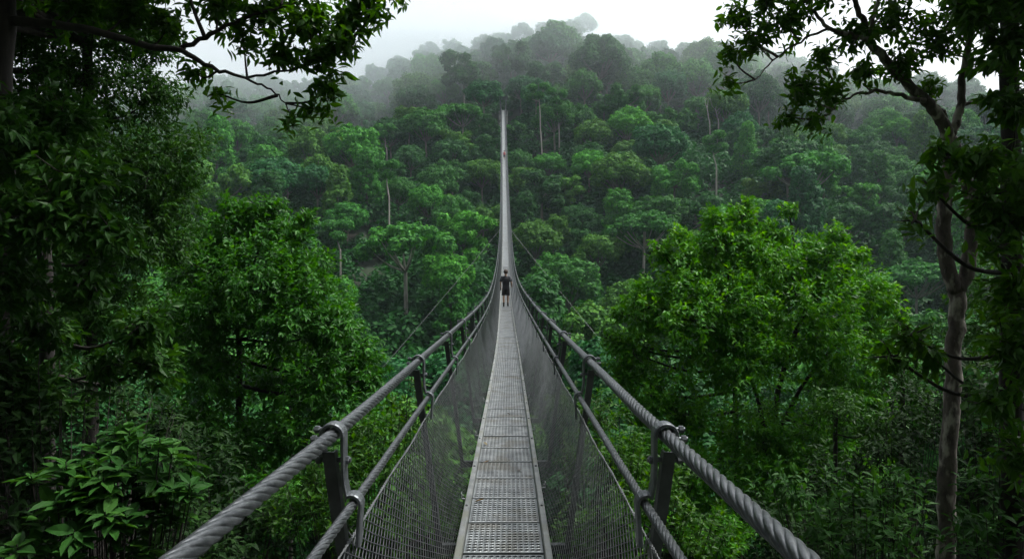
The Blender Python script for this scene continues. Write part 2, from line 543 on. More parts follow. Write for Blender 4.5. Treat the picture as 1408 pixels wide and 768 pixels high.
pm = panel_mesh()
pitch = .5735
Dp = np.arange(4.665 - pitch * 10, DEND, pitch)
rest = MB()
for i, d in enumerate(Dp):
    sl = float((bz(d + .2) - bz(d - .2)) / .4); sx = float((bx(d + .2) - bx(d - .2)) / .4)
    if i < 100:
        p = link('deck_panel', pm, bridge)
        p.location = (float(bx(d)), d, float(bz(d)) + rng.normal(0, .0012))
        p.rotation_euler = (math.atan(sl) + rng.normal(0, .003), rng.normal(0, .002), -math.atan(sx))
    else:
        h = .277
        a = line(np.array([d - h]), 0, 0)[0]; b = line(np.array([d + h]), 0, 0)[0]
        w = np.array([.258, 0, 0]); dn = np.array([0, 0, -.03])
        rest.add([a - w, a + w, b + w, b - w],
                 [[0, 1, 2, 3]])
o = rest.build('deck_panel', M['grating'], bridge); o['kind'] = 'stuff'
o['label'] = 'far run of grating panels'


bm_ = MB().add(*tube(np.array([(0, 0, 0), (0, 0, .007), (0, 0, .010)]), [.011, .011, .007], 6)).mesh('bolt', M['post'])
for k, d in enumerate(np.arange(2.9, 24, 1.147)):
    for s in (-1, 1):
        o = link('bolt', bm_, bridge); o.location = line(np.array([d]), s * .285, .0455)[0]
for k, (lat, d, lab, colr) in enumerate([(-.235, 5.42, 'curled yellow-brown leaf lying at the left edge of the deck', (.16, .10, .02)), (-.20, 7.35, 'small pale dry leaf lying on the left of the deck', (.30, .26, .16)),
                                         (.14, 6.35, 'brown leaf fallen on the right of the deck', (.10, .05, .02)), (-.21, 6.62, 'little tan leaf on the left of the deck beside the joint', (.22, .14, .06)), (.05, 9.1, 'dark wet leaf in the middle of the deck', (.05, .035, .015))]):
    lb_ = MB(); leaves(lb_, np.zeros((1, 3)), np.array([[math.cos(k * 2.2), math.sin(k * 2.2), 0.]]), np.array([[0, 0, 1.]]), np.array([.075 - .006 * k]), .5, 2, .3, -.25)
    o = lb_.build('fallen_leaf', noise_mat('dry_leaf', tuple(c * .7 for c in colr), colr, 40, .7)); o.location = line(np.array([d]), lat, .008)[0]
    tag(o, lab, 'leaf')


# hanger posts with saddle straps
def strap_pts():
    a = [(-.034, -.075), (-.034, -.03)]
    a += [(.034 * math.cos(t), .034 * math.sin(t)) for t in np.linspace(math.pi, 0, 11)]
    a += [(.034, -.05), (.034, -.12), (.036, -.165), (.042, -.195)]
    cx, cz, r = .07, -.25, .028
    a += [(cx + r * math.cos(t), cz + r * math.sin(t)) for t in np.linspace(math.radians(135), math.radians(-20), 8)]
    a += [(.094, -.29), (.090, -.34), (.088, -.40)]
    return np.array(a)


def ribbon(P2, th, w, s):
    """flat bar of thickness th, width w (along the bridge) following a profile in the cross-section plane"""
    T = unit(np.gradient(P2, axis=0)); Nn = np.stack([-T[:, 1], T[:, 0]], -1)
    i_, o_ = P2 - Nn * 0, P2 + Nn * th
    b = w * .12
    rows = []
    for q, y in ((i_, -w / 2), (i_, w / 2), (i_ * .25 + o_ * .75, w / 2), (o_, w / 2 - b), (o_, -w / 2 + b), (i_ * .25 + o_ * .75, -w / 2)):
        rows.append(np.stack([-s * q[:, 0], np.full(len(q), y), q[:, 1]], -1))
    V = np.stack(rows, 1).reshape(-1, 3)
    n = 6; m = len(P2)
    i = np.arange(m - 1)[:, None] * n; j = np.arange(n)[None, :]; k = (j + 1) % n
    Q = np.stack([i + j, i + k, i + n + k, i + n + j], -1).reshape(-1, 4)
    ends = [[0, 1, 2, 5], [2, 3, 4, 5], [(m - 1) * n + q for q in (0, 5, 2, 1)], [(m - 1) * n + q for q in (5, 4, 3, 2)]]
    return V, np.vstack([Q, ends])


def post_shape(s, h):
    """leaning channel post, from under the main cable to below the deck edge; local origin on the cable axis"""
    zt, zb = -.06, -h - .15
    mb = MB()
    zz = np.linspace(zt, zb, 8)
    inn = np.interp(zz, [zb, zb * .5, -.3, zt], [.17, .085, .03, .0])
    rows = []
    for z, u in zip(zz, inn):
        w = .022 if z > -.35 else .019
        pr = [(-w, -.026), (w, -.026), (w, .02), (w - .008, .02), (w - .008, -.012), (-w + .008, -.012), (-w + .008, .02), (-w, .02)]
        rows += [(-s * (u - .012 + a), b, z) for a, b in pr]
    n = 8; m = len(zz)
    i = np.arange(m - 1)[:, None] * n; j = np.arange(n)[None, :]; k = (j + 1) % n
    e = [[0, 1, 4, 5], [1, 2, 3, 4], [0, 5, 6, 7]]
    mb.add(rows, np.vstack([np.stack([i + j, i + k, i + n + k, i + n + j], -1).reshape(-1, 4), e]))
    return mb


def bolt_shape(c, s, L, r=.009, head=.015):
    """threaded bolt along the cross axis with a hex nut at both ends"""
    mb = MB()
    ax = np.array([-s, 0, 0.])
    c = np.array(c, float)
    mb.add(*tube(np.array([c - ax * L / 2, c + ax * L / 2]), r, 10))
    for e in (-1, 1):
        p = c + ax * e * (L / 2 - .014)
        mb.add(*tube(np.array([p - ax * .009, p + ax * .006, p + ax * .009]), [head, head, head * .8], 6))
    return mb


SP = strap_pts()
near_parts = {}
posts_stuff = {-1: MB(), 1: MB()}
frames = np.arange(2.5, DEND - 1, 2.28)
frames = np.concatenate([[.25], frames])
npost = 0
for fi, d in enumerate(frames):
    h = float(rail_h(d))
    for s in (-1, 1):
        c = line(np.array([d]), s * lat_main(d), rail_h(d))[0]
        if npost < 100:
            npost += 1
            if fi < 14:
                key = (s, 'n')
                if key not in near_parts:
                    near_parts[key] = (post_shape(s, 1.2).mesh('hanger_post', M['post']),
                                       MB().add(*ribbon(SP, .013, .064, s)).mesh('saddle_strap', M['strap'], False),
                                       bolt_shape((s * .0, 0, -.092), s, .13).mesh('bolt', M['strap'], False),
                                       bolt_shape((s * .048, -.016, -.012), s, .06, .008, .014).mesh('bolt', M['strap'], False),
                                       bolt_shape((s * .046, .016, .016), s, .06, .008, .014).mesh('bolt', M['strap'], False))
                ms = near_parts[key]
                po = link('hanger_post', ms[0], bridge); po.location = c
                po.scale = (1, 1, h / 1.2)
                for nm, me in zip(('saddle_strap', 'bolt', 'bolt', 'bolt'), ms[1:]):
                    q = link(nm, me, po); q.scale = (1, 1, 1.2 / h)
            else:
                key = (s, 'f')
                if key not in near_parts:
                    mb = post_shape(s, 1.3); mb.add(*ribbon(SP, .010, .06, s))
                    near_parts[key] = mb.mesh('hanger_post', M['strap'])
                po = link('hanger_post', near_parts[key], bridge); po.location = c
        else:
            V_, Q_ = ribbon(SP[[0, 7, 13, 18, 23, 26]], .012, .06, s)
            posts_stuff[s].add(V_ + c, Q_)
            posts_stuff[s].add(*box(c + np.array([-s * .06, 0, -.7]), (.05, .05, 1.2)))
for s in (-1, 1):
    o = posts_stuff[s].build('hanger_post', M['strap'], bridge); o['kind'] = 'stuff'
cb = None
for fi, d in enumerate(frames[:60]):
    mesh = cb or MB().add(*box((0, 0, 0), (.92, .05, .06))).mesh('cross_beam', M['post'])
    cb = mesh
    o = link('cross_beam', mesh, bridge); o.location = line(np.array([d]), 0, -.118)[0]


# mesh sides
def wire_net(s):
    mb = MB()

    def node(d, t):
        top = line(d, s * (lat_low(d) + .012 + .004 * np.sin(d * 2.7)), rail_h(d) - .385 - .007 * np.sin(d * 2.76) ** 2)
        bot = line(d, s * .318, .03 + 0 * d)
        p = top * (1 - t[..., None]) + bot * t[..., None]
        bow = .035 * np.sin(t * np.pi) * (1 + .3 * np.sin(d * 1.37 + s))
        p[..., 0] += s * bow
        p[..., 2] -= bow * .4
        return p
    for (d0, d1, pitch_, run, r, ns) in ((-.5, 9, .086, 1.6, .0023, 7), (9, 24, .086, 1.6, .0025, 6), (24, 70, .12, 1.5, .0042, 4), (70, 179, .2, 1.6, .0075, 3)):
        st = np.arange(d0, d1, pitch_)
        for fam in (-1, 1):
            t = np.linspace(0, 1, ns + 1)
            dd = st[:, None] + fam * run * (t[None, :] - .5) + rng.normal(0, pitch_ * .03, (len(st), ns + 1))
            P = node(dd, np.broadcast_to(t, dd.shape).copy())
            P[..., 0] += fam * r * .9
            m = len(st)
            tang = unit(np.gradient(P, axis=1))
            nrm = np.broadcast_to(np.array([1., 0, 0]), tang.shape)
            a = unit(np.cross(tang, nrm)); b = np.cross(tang, a)
            V = np.stack([P + r * (math.cos(q) * a + math.sin(q) * b) for q in (0, 2.094, 4.189)], 2)   # m, ns+1, 3, 3
            V = V.reshape(-1, 3)
            base = (np.arange(m)[:, None] * (ns + 1) + np.arange(ns)[None, :]) * 3
            Q = np.concatenate([np.stack([base + j, base + (j + 1) % 3, base + 3 + (j + 1) % 3, base + 3 + j], -1).reshape(-1, 4) for j in range(3)])
            mb.add(V, Q)
    return mb, node


for s in (-1, 1):
    mb, node = wire_net(s)
    net = mb.build('net', M['wire'], bridge)
    dd = np.concatenate([np.arange(-1, 14, .03), np.arange(14, 40, .3), np.arange(40, 179, 1.)])
    mb = MB()
    P = node(dd, np.zeros_like(dd))
    for q in (0, np.pi):
        w = np.stack([.0042 * np.cos(dd * 95 + q), 0 * dd, .0042 * np.sin(dd * 95 + q)], -1) * np.interp(dd, [12, 14], [1, 0])[:, None]
        mb.add(*tube(P + w, np.interp(dd, [0, 20, 60], [.0032, .004, .007]), 6))
    mb.build('net_cable', M['wire'], bridge, smooth=True)
    for fi, d in enumerate(frames[:24]):
        d = d + .55 + (.3 if s > 0 else 0)
        mb = MB()
        p = line(np.array([d]), s * .335, .085)[0]
        mb.add(*box(p, (.006, .05, .035)))
        mb.add(*box(p + np.array([-s * .012, 0, -.03]), (.03, .018, .008)))
        mb.add(*tube(np.array([p + [0, -.012, 0], p + [-s * .016, -.012, 0]]), .007, 6))
        mb.build('net_bracket', M['bolt'], bridge)
    for fi, d in enumerate(frames[:22]):
        # twisted tie wire from each post to the net's top cable
        t0 = line(np.array([d]), s * (lat_low(d) + .0), rail_h(d) - .33)[0]
        t1 = node(np.array([d + .03]), np.zeros(1))[0]
        mb = MB().add(*tube(smooth_path([t0, (t0 + t1) / 2 + [s * .02, .01, 0], t1, t1 + [-s * .012, -.02, -.05]], 4), .003, 5))
        mb.build('tie_wire', M['wire'], bridge)

# guy wires down to the valley sides
for (a, b) in (((82, -.55, .0), (-22.0, 50)), ((82, .55, .0), (20.4, 50)), ((47, -.5, -.1), (-14, 58))):
    p0 = line(np.array([a[0]]), a[1], a[2])[0]
    p1 = np.array([b[0], b[1], float(ground(b[0], b[1]))])
    t = np.linspace(0, 1, 30)[:, None]
    P = p0 * (1 - t) + p1 * t
    P[:, 2] -= (.5 * 4 * t * (1 - t))[:, 0]
    MB().add(*tube(P, .016 if a[0] > 60 else .009, 6)).build('guy_wire', M['wire_dark'], bridge)

# far portal and abutments
mb = MB()
e = line(np.array([DEND]), 0, 0)[0]
for s in (-1, 1):
    mb.add(*box(e + [s * .74, 0, 1.0], (.26, .30, 4.6)))
mb.add(*box(e + [0, 0, 2.9], (1.22, .2, .24)))
mb.add(*box(e + [0, .8, 3.38], (2.3, 2.6, .12)))
mb.build('portal_frame', M['post'], bridge)
gz = float(ground(e[0], DEND + 1.5))
MB().add(*box(e + [0, 2.2, (-.1 + gz - 4 - e[2]) / 2 - .05], (2.4, 4, abs(-.1 - (gz - 4 - e[2]))))).build('abutment', M['concrete'], bridge)
MB().add(*box((0, -2.4, -2.75), (2.2, 1.8, 2.0))).build('abutment', M['concrete'], bridge)


# ------------------------------------------------------------------ people
def skin_mesh(name, joints, edges, levels=2, root=0):
    me = bpy.data.meshes.new(name)
    me.from_pydata([j[:3] for j in joints], edges, [])
    o = bpy.data.objects.new(name, me); C.objects.link(o)
    sk = o.modifiers.new('skin', 'SKIN'); sk.use_smooth_shade = True
    sv = me.skin_vertices[0].data
    for v, j in zip(sv, joints):
        r = j[3]; v.radius = (r, r) if not isinstance(r, tuple) else r
    sv[root].use_root = True
    ss = o.modifiers.new('sub', 'SUBSURF'); ss.levels = ss.render_levels = levels
    dg = bpy.context.evaluated_depsgraph_get()
    ev = o.evaluated_get(dg)
    out = bpy.data.meshes.new_from_object(ev)
    out.name = name
    bpy.data.objects.remove(o)
    for p in out.polygons: p.use_smooth = True
    out.materials.clear()
    return out


def loft(rings, sides=16, cap=(True, True)):
    """rings: (cx, cy, cz, rx, ry)"""
    mb = MB()
    th = np.arange(sides) * 2 * np.pi / sides
    V = np.concatenate([np.stack([c[0] + c[3] * np.cos(th), c[1] + c[4] * np.sin(th), np.full(sides, c[2])], -1) for c in rings])
    n = len(rings); i = np.arange(n - 1)[:, None] * sides; j = np.arange(sides)[None, :]; k = (j + 1) % sides
    Q = np.stack([i + j, i + k, i + sides + k, i + sides + j], -1).reshape(-1, 4)
    mb.add(V, Q)
    return mb


def plain(name, col, rough=.8, sc=25):
    return noise_mat(name, tuple(c * .8 for c in col), tuple(min(1, c * 1.15) for c in col), sc, rough)


SKIN = plain('skin', (.42, .25, .17), .55)


def person(label, loc, rotz, shirt, sleeve, shorts, hair, shoe, arm_l, arm_r, phone=False):
    r = empty('person', loc, label, 'person')
    J, E = [], []

    def chain(pts, start=None):
        prev = start
        for p in pts:
            J.append(p); i = len(J) - 1
            if prev is not None: E.append((prev, i))
            prev = i
        return prev
    pel = chain([(0, 0, .94, .125)])
    chest = chain([(0, -.01, 1.10, .105), (0, -.01, 1.26, .112), (0, -.005, 1.37, .085)], pel)
    nk = chain([(0, 0, 1.47, .055), (0, .01, 1.53, .05)], chest)
    chain([(0, .012, 1.60, .076), (0, .014, 1.66, .080), (0, .010, 1.70, .056)], nk)
    for s, arm in ((-1, arm_l), (1, arm_r)):
        sh = chain([(s * .15, 0, 1.365, .050)], chest)
        el, wr = arm
        mid = [(a + b) / 2 for a, b in zip((s * .195, 0, 1.35), el)]
        w = chain([(s * .195, 0, 1.35, .056), (*mid, .046), (*el, .040), (*[(a + b) / 2 for a, b in zip(el, wr)], .036), (*wr, .026)], sh)
        el_, wr_ = np.array(el), np.array(wr)
        dr = unit(wr_ - el_)
        palm = wr_ + dr * .05
        pl = chain([(*palm, .030)], w)
        sd = unit(np.cross(dr, [1., 0, 0]) + 1e-6)
        for k, (oo, ln) in enumerate(((-.027, .07), (-.009, .08), (.009, .075), (.027, .058))):
            a = palm + sd * oo + dr * .035
            b = a + dr * ln * .5 + np.array([-s * .006, .004, 0]); c = a + dr * ln + np.array([-s * .022, .006, 0])
            chain([(*a, .009), (*b, .008), (*c, .006)], pl)
        a = palm - sd * .036 - dr * .01
        chain([(*a, .010), (*(a - sd * .012 + dr * .03), .008)], pl)
        hip = chain([(s * .09, 0, .88, .095)], pel)
        fy = .15 if s > 0 else -.11
        chain([(s * .10, .0, .70, .078), (s * .10, .01 + fy * .3, .50, .056), (s * .10, -.018 + fy * .6, .34, .056), (s * .10, fy - .01, .12, .036), (s * .10, fy - .01, .07, .040),
               (s * .108, fy + .09, .035, .034), (s * .112, fy + .15, .03, .026)], hip)
    me = skin_mesh('body', J, E, 2, 0); me.materials.append(SKIN)
    link('body', me, r)
    # shirt with sleeves
    mb = loft([(0, 0, .915, .172, .125), (0, -.005, 1.0, .168, .122), (0, -.01, 1.12, .172, .122), (0, -.01, 1.25, .190, .130), (0, -.008, 1.34, .197, .122), (0, -.004, 1.405, .175, .098), (0, 0, 1.45, .105, .078), (0, 0, 1.472, .07, .066)])
    mb.build('shirt', shirt, r, smooth=True)
    for s, arm in ((-1, arm_l), (1, arm_r)):
        el = np.array(arm[0]); a = np.array([s * .165, 0, 1.385])
        mb = MB().add(*tube(np.array([a + [-s * .07, 0, .01], a + [s * .01, 0, .012], a * .62 + el * .38 + [s * .012, 0, 0], a * .26 + el * .74]), [.07, .088, .078, .074], 12, cap=True))
        mb.build('sleeve', sleeve, r, smooth=True)
    mb = loft([(0, 0, .96, .165, .122), (0, 0, .88, .180, .130), (0, 0, .80, .188, .128)])
    for s in (-1, 1):
        g = loft([(s * .09, 0, .84, .098, .120), (s * .097, 0, .68, .100, .108), (s * .104, 0, .53, .100, .102)])
        mb.add(np.concatenate(g.v), np.concatenate(g.q))
    mb.build('shorts', shorts, r, smooth=True)
    for s in (-1, 1):
        fy = .15 if s > 0 else -.11
        mb = loft([(s * .10, fy - .01, .19, .046, .05), (s * .10, fy - .01, .10, .046, .052)], 10)
        mb.add(*tube(np.array([(s * .10, fy - .06, .045), (s * .10, fy, .052), (s * .108, fy + .10, .042), (s * .112, fy + .185, .03)]), [.042, .05, .044, .022], 10))
        mb.build('shoe', shoe, r, smooth=True)
    # hair: tousled cap
    th, ph = np.meshgrid(np.linspace(0, 2 * np.pi, 21)[:-1], np.linspace(0, 2.35, 9))
    rr = 1 + .06 * rng.normal(size=th.shape)
    Vh = np.stack([.108 * rr * np.sin(ph) * np.cos(th), -.022 + .112 * rr * np.sin(ph) * np.sin(th) - .018 * (ph > 1.3), 1.672 + .112 * rr * np.cos(ph)], -1).reshape(-1, 3)
    i = np.arange(8)[:, None] * 20; j = np.arange(20)[None, :]; k = (j + 1) % 20
    MB().add(Vh, np.stack([i + j, i + k, i + 20 + k, i + 20 + j], -1).reshape(-1, 4)).build('hair', hair, r, smooth=True)
    # face
    mb = MB()
    for s in (-1, 1):
        mb.add(*tube(np.array([(s * .034, .088, 1.645), (s * .034, .098, 1.645)]), [.012, .006], 8))
    mb.build('eyes', plain('eye', (.05, .03, .02), .3), r)
    mb = MB().add(*tube(np.array([(0, .090, 1.64), (0, .112, 1.605), (0, .092, 1.595)]), [.008, .016, .010], 8))
    mb.build('nose', SKIN, r, smooth=True)
    mb = MB().add(*tube(np.array([(-.025, .083, 1.565), (0, .092, 1.562), (.025, .083, 1.565)]), [.004, .007, .004], 6))
    mb.build('mouth', plain('lip', (.30, .12, .10), .5), r)
    for s in (-1, 1):
        MB().add(*tube(np.array([(s * .086, 0, 1.61), (s * .098, -.008, 1.635), (s * .092, -.004, 1.66)]), [.010, .016, .010], 8)).build('ear', SKIN, r, smooth=True)
    r.rotation_euler.z = rotz
    return r


d = 33.0
ploc = line(np.array([d]), .0, .004)[0]
pers = person('person seen from behind in black t-shirt and black shorts walking along the bridge deck', ploc, 0.0,
              plain('black_cotton', (.012, .013, .017)), plain('slate_sleeve', (.05, .055, .065)), plain('black_shorts', (.010, .010, .013)), plain('brown_hair', (.030, .017, .010), .8),
              plain('black_shoe', (.012, .012, .013)), ((-.255, -.02, 1.12), (-.235, .12, .93)), ((.275, -.02, 1.13), (.285, .16, 1.00)))
ph = MB().add(*box((0, 0, 0), (.035, .085, .16))).build('camera', plain('camera_black', (.012, .012, .014), .4))
ph.location = (float(ploc[0]) - .25, d + .14, float(ploc[2]) + .84)
tag(ph, 'small black camera held low in the left hand of the walker in black', 'camera')
d = 131.0
ploc = line(np.array([d]), .05, .004)[0]
person('tiny distant person in a pink and white top far along the climbing bridge', ploc, math.pi,
       plain('pink_top', (.55, .13, .17)), plain('pale_sleeve', (.65, .45, .45)), plain('grey_shorts', (.10, .09, .11)), plain('dark_hair', (.03, .02, .015)),
       plain('light_shoe', (.4, .38, .38)), ((-.25, .0, 1.12), (-.24, .10, .90)), ((.25, .0, 1.12), (.24, .10, .90)))


# ------------------------------------------------------------------ hillside trees
def quads(mb, P, nrm, size, ratio=.62):
    n = len(P)
    r = unit(rng.normal(size=(n, 3)))
    d = unit(np.cross(nrm, r))
    leaves(mb, P - d * size[:, None] * .5, d, nrm, size, ratio, 0, 0, .15)


def hill_tree(style, n, size, seed):
    global rng
    keep = rng; rng = np.random.default_rng(seed)
    lobes = []
    if style == 'dome':
        H, R, ch = 13.0, 4.4, 3.6
        k = 46
        for i in range(k):
            z = 1 - 1.25 * (i + .5) / k; a = i * 2.4 + rng.uniform(-.4, .4); rr = math.sqrt(max(0, 1 - z * z))
            f = rng.uniform(.62, .95)
            lobes.append((R * rr * math.cos(a) * f, R * rr * math.sin(a) * f, H - ch - .6 + ch * z * f, rng.uniform(.7, 1.45)))
    elif style == 'umbrella':
        H, R = 13.0, 5.2
        for i in range(40):
            q = math.sqrt((i + .5) / 40); a = i * 2.4 + rng.uniform(-.3, .3)
            lobes.append((R * q * math.cos(a), R * q * math.sin(a), H - 1.3 - 2.2 * q * q + rng.uniform(-.6, .4), rng.uniform(.6, 1.15)))
    elif style == 'tall':
        H, R = 16.0, 3.1
        for i in range(46):
            t = (i + .5) / 46; a = i * 2.4 + rng.uniform(-.5, .5)
            rr = R * (1 - .75 * t ** 1.6) * rng.uniform(.5, 1.0)
            lobes.append((rr * math.cos(a), rr * math.sin(a), 5.0 + (H - 6.0) * t, rng.uniform(.7, 1.35)))
    elif style == 'ragged':
        H, R = 14.0, 4.0
        for i in range(32):
            a = rng.uniform(0, 6.28); q = math.sqrt(rng.uniform(0, 1)) * R
            lobes.append((q * math.cos(a), q * math.sin(a), H - 1.2 - rng.uniform(0, 5.5) - q * .35, rng.uniform(.55, 1.4)))
    else:   # bush
        H, R = 6.5, 3.4
        for i in range(16):
            a = i * 2.4; q = math.sqrt((i + .5) / 16) * R
            lobes.append((q * math.cos(a), q * math.sin(a), H - 1.6 - 3.2 * (q / R) ** 2 + rng.uniform(-.4, .4), rng.uniform(1.0, 1.6)))
    lb = np.array(lobes)
    w = lb[:, 3] ** 2; w /= w.sum()
    idx = rng.choice(len(lb), n * 2, p=w)
    d = unit(rng.normal(size=(n * 2, 3)) + [0, 0, .45])
    # small second-order lumps on each lobe
    lump = 1 + .13 * np.sin(d[:, 0] * 7 + idx) + .13 * np.sin(d[:, 1] * 7 + idx * 1.7) + .1 * np.sin(d[:, 2] * 8 + idx * .6)
    P = lb[idx, :3] + d * (lb[idx, 3] * lump * (.72 + .32 * rng.uniform(0, 1, n * 2) ** .6))[:, None] * np.array([1, 1, .82])
    dist = np.linalg.norm(P[:, None, :] - lb[None, :, :3], axis=2) / lb[None, :, 3]
    ok = (dist < .66).sum(1) == 0
    P, d = P[ok][:n], d[ok][:n]
    mb = MB()
    nrm = unit(d + rng.normal(0, .34, P.shape) + [0, 0, .4])
    quads(mb, P, nrm, size * rng.uniform(.6, 1.5, len(P)))
    crown = mb.mesh('crown', M['hill_leaf'])
    tb = MB()
    fork = H * (.55 if style in ('umbrella', 'ragged') else .5)
    if style == 'tall': fork = 11
    pts = [(rng.normal(0, .12 * t), rng.normal(0, .12 * t), -1.5 + (fork + 1.5) * t) for t in np.linspace(0, 1, 5)]
    tb.add(*tube(smooth_path(pts, 4), np.linspace(.26, .17, 17), 8))
    tips = lb[rng.choice(len(lb), min(10, len(lb)), replace=False)]
    top = np.array(pts[-1])
    for c in tips:
        mid = top * .5 + c[:3] * .5 + np.array([0, 0, -.10 * np.linalg.norm(c[:3] - top)])
        tb.add(*tube(smooth_path([top - [0, 0, .3], mid, c[:3]], 4), np.linspace(.13, .035, 9), 6))
    trunk = tb.mesh('trunk', M['hill_bark'], True)
    rng = keep
    return crown, trunk, H


STY = ['dome', 'umbrella', 'tall', 'ragged']
VAR = {s: [hill_tree(s, 15000, .34, 100 + 10 * i + k) for k in range(3)] for i, s in enumerate(STY)}
VAR['bush'] = [hill_tree('bush', 7000, .34, 200 + k) for k in range(2)]
LOW = {s: [hill_tree(s, 2600, .78, 300 + i)] for i, s in enumerate(STY)}

COL = {'dark green': (.62, .72, .80), 'mid green': (1.0, 1.05, 1.0), 'bright green': (1.25, 1.45, .95), 'olive green': (1.55, 1.22, .95), 'blue-green': (.66, .86, 1.35), 'lime green': (1.7, 1.85, 1.0)}
STYWORD = {'dome': 'round-domed', 'umbrella': 'flat-topped', 'tall': 'tall narrow', 'ragged': 'loose ragged'}
HG = 'rainforest trees covering the far hillside'


def put_tree(name, style, var, x, y, sc, label, color, z=None, rot=None, group=None, lean=0.0, zs=1.0, trunk_scale=1.0, colour_bark=None):
    crown, trunk, H = VAR[style][var % len(VAR[style])]
    zz = float(ground(x, y)) if z is None else z
    r = empty(name, (x, y, zz), label, 'tree', group)
    r.rotation_euler = (lean, 0, rng.uniform(0, 6.28) if rot is None else rot)
    r.scale = (sc * rng.uniform(.92, 1.08), sc * rng.uniform(.92, 1.08), sc * zs)
    t = link('trunk', trunk, r); c = link('crown', crown, r)
    c.color = (*color, 1)
    if trunk_scale != 1: t.scale = (trunk_scale, trunk_scale, 1)
    if colour_bark:
        t.material_slots[0].link = 'OBJECT'; t.material_slots[0].material = colour_bark
    return r


def on_ray(px, py, h, lo=55, hi=300):
    """depth at which a crown h metres above ground meets the line of sight through (px, py)"""
    for D in np.arange(lo, hi, .5):
        p = at(px, py, D)
        if float(ground(p[0], D)) + h >= p[2]:
            return float(p[0]), float(D)
    p = at(px, py, hi)
    return float(p[0]), float(hi)


taken = []
TALL = set()
CLEAR = []          # (column, lowest row of a trunk that shows, depth, half width)
SPEC = [
    # px, py (crown middle), style, scale, colour, label, name, trunk width
    (558, 322, 'umbrella', 1.28, (1.3, 1.45, 1.1), 'flat-topped tree with a pale forked bare trunk above the valley left of the bridge', 'umbrella_tree', 1.15),
    (885, 303, 'umbrella', 1.15, (.95, 1.1, 1.0), 'flat-topped tree with pale branches spread in a V just above the near right bush', 'umbrella_tree', 1.0),
    (810, 217, 'dome', .95, (1.7, 2.0, 1.0), 'small vivid lime green domed tree on the middle slope right of the bridge', 'domed_tree', 1),
    (776, 246, 'ragged', .95, (1.75, 1.5, .85), 'yellowish olive tree beside the vivid lime dome on the right slope', 'olive_tree', 1),
    (1110, 222, 'umbrella', 1.35, (1.15, 1.5, 1.0), 'broad bright green spreading tree below the hanging right branch', 'spreading_tree', 1.0),
    (1048, 240, 'ragged', .8, (1.9, 1.25, .9), 'brownish yellow ragged crown left of the broad bright spreading tree', 'ragged_tree', 1),
    (1040, 288, 'dome', 1.0, (1.45, 1.6, .9), 'yellow-green rounded crown showing just over the top of the near right bush', 'domed_tree', 1),
    (636, 150, 'umbrella', 1.1, (1.1, 1.25, 1.0), 'pale flat crown standing on the upper slope left of the bridge end', 'umbrella_tree', 1),
    (1262, 372, 'umbrella', .95, (.9, 1.15, 1.0), 'flat-topped tree with bare pale limbs seen between the near right bush and lichened trunk', 'umbrella_tree', .9),
    (620, 390, 'tall', .75, (1.0, 1.25, .9), 'leafy green tree whose crown the left guy wire crosses', 'leafy_tree', 1),
    (505, 215, 'tall', .95, (1.1, 1.35, 1.0), 'tall layered bright tree on the middle slope straight above the pale umbrella tree', 'tall_tree', 1),
    (478, 290, 'dome', .8, (1.0, 1.3, .95), 'rounded green crown just left of the pale-trunked umbrella tree', 'domed_tree', 1),
]
for k, (px, py, st, sc, colr, lab, nm, tw) in enumerate(SPEC):
    H = VAR[st][0][2] * sc
    x, y = on_ray(px, py, H - 1.8 * sc)
    put_tree(nm, st, k, x, y, sc, lab, colr, trunk_scale=tw, colour_bark=M['dead_bark'] if st == 'umbrella' else None)
    taken.append((x, y, 5.2 * sc + k * 1e-6))
    if k in (0, 1, 8):
        TALL.add(taken[-1][2]); CLEAR.append((px, {0: 425, 1: 345, 8: 410}[k], y, 9))


# bare pale trunks and leafless emergent trees
def bare_tree(px, pyt, pyb, D, label, forks, crown=None, r=.16):
    top, bot = at(px, pyt, D), at(px + 4, pyb, D)
    g = float(ground(bot[0], D)) - .5
    root = empty('bare_trunk_tree', (bot[0], D, g), label, 'tree', 'pale bare-trunked trees standing out of the canopy')
    off = np.array([bot[0], D, g])
    mb = MB()
    sway = rng.normal(0, .16)
    P = smooth_path([off, bot, bot * .62 + top * .38 + [sway, 0, 0], bot * .3 + top * .7 - [sway * .8, 0, 0], top], 5)
    mb.add(*tube(P - off, np.linspace(r * 1.25, r * .7, len(P)), 8))
    tips = []
    for (f, dx, dz) in forks:
        s = bot + (top - bot) * f
        e_ = s + np.array([dx, rng.normal(0, .4), dz])
        m_ = (s + e_) / 2 + [dx * .15, 0, -.12 * dz]
        mb.add(*tube(smooth_path([s, m_, e_], 4) - off, np.linspace(r * .6, r * .2, 9), 6))
        tips.append(e_)
        for _ in range(2):
            q = m_ + (e_ - m_) * rng.uniform(.2, .8)
            mb.add(*tube(np.array([q, q + [rng.normal(0, .6), rng.normal(0, .4), rng.uniform(.5, 1.3)]]) - off, [r * .25, r * .1], 5))
    mb.build('trunk', M['dead_bark'], root, smooth=True)
    if crown:
        lb = MB()
        for e_ in tips + [top]:
            n = 1500
            d_ = unit(rng.normal(size=(n, 3)) + [0, 0, .4])
            quads(lb, e_ - off + d_ * rng.uniform(.3, 1.5, (n, 1)) * [1, 1, .7], unit(d_ + rng.normal(0, .4, (n, 3))), .34 * rng.uniform(.6, 1.4, n))
        c = lb.build('crown', M['hill_leaf'], root)
        c.color = (1.0, 1.15, 1.0, 1)
    return root


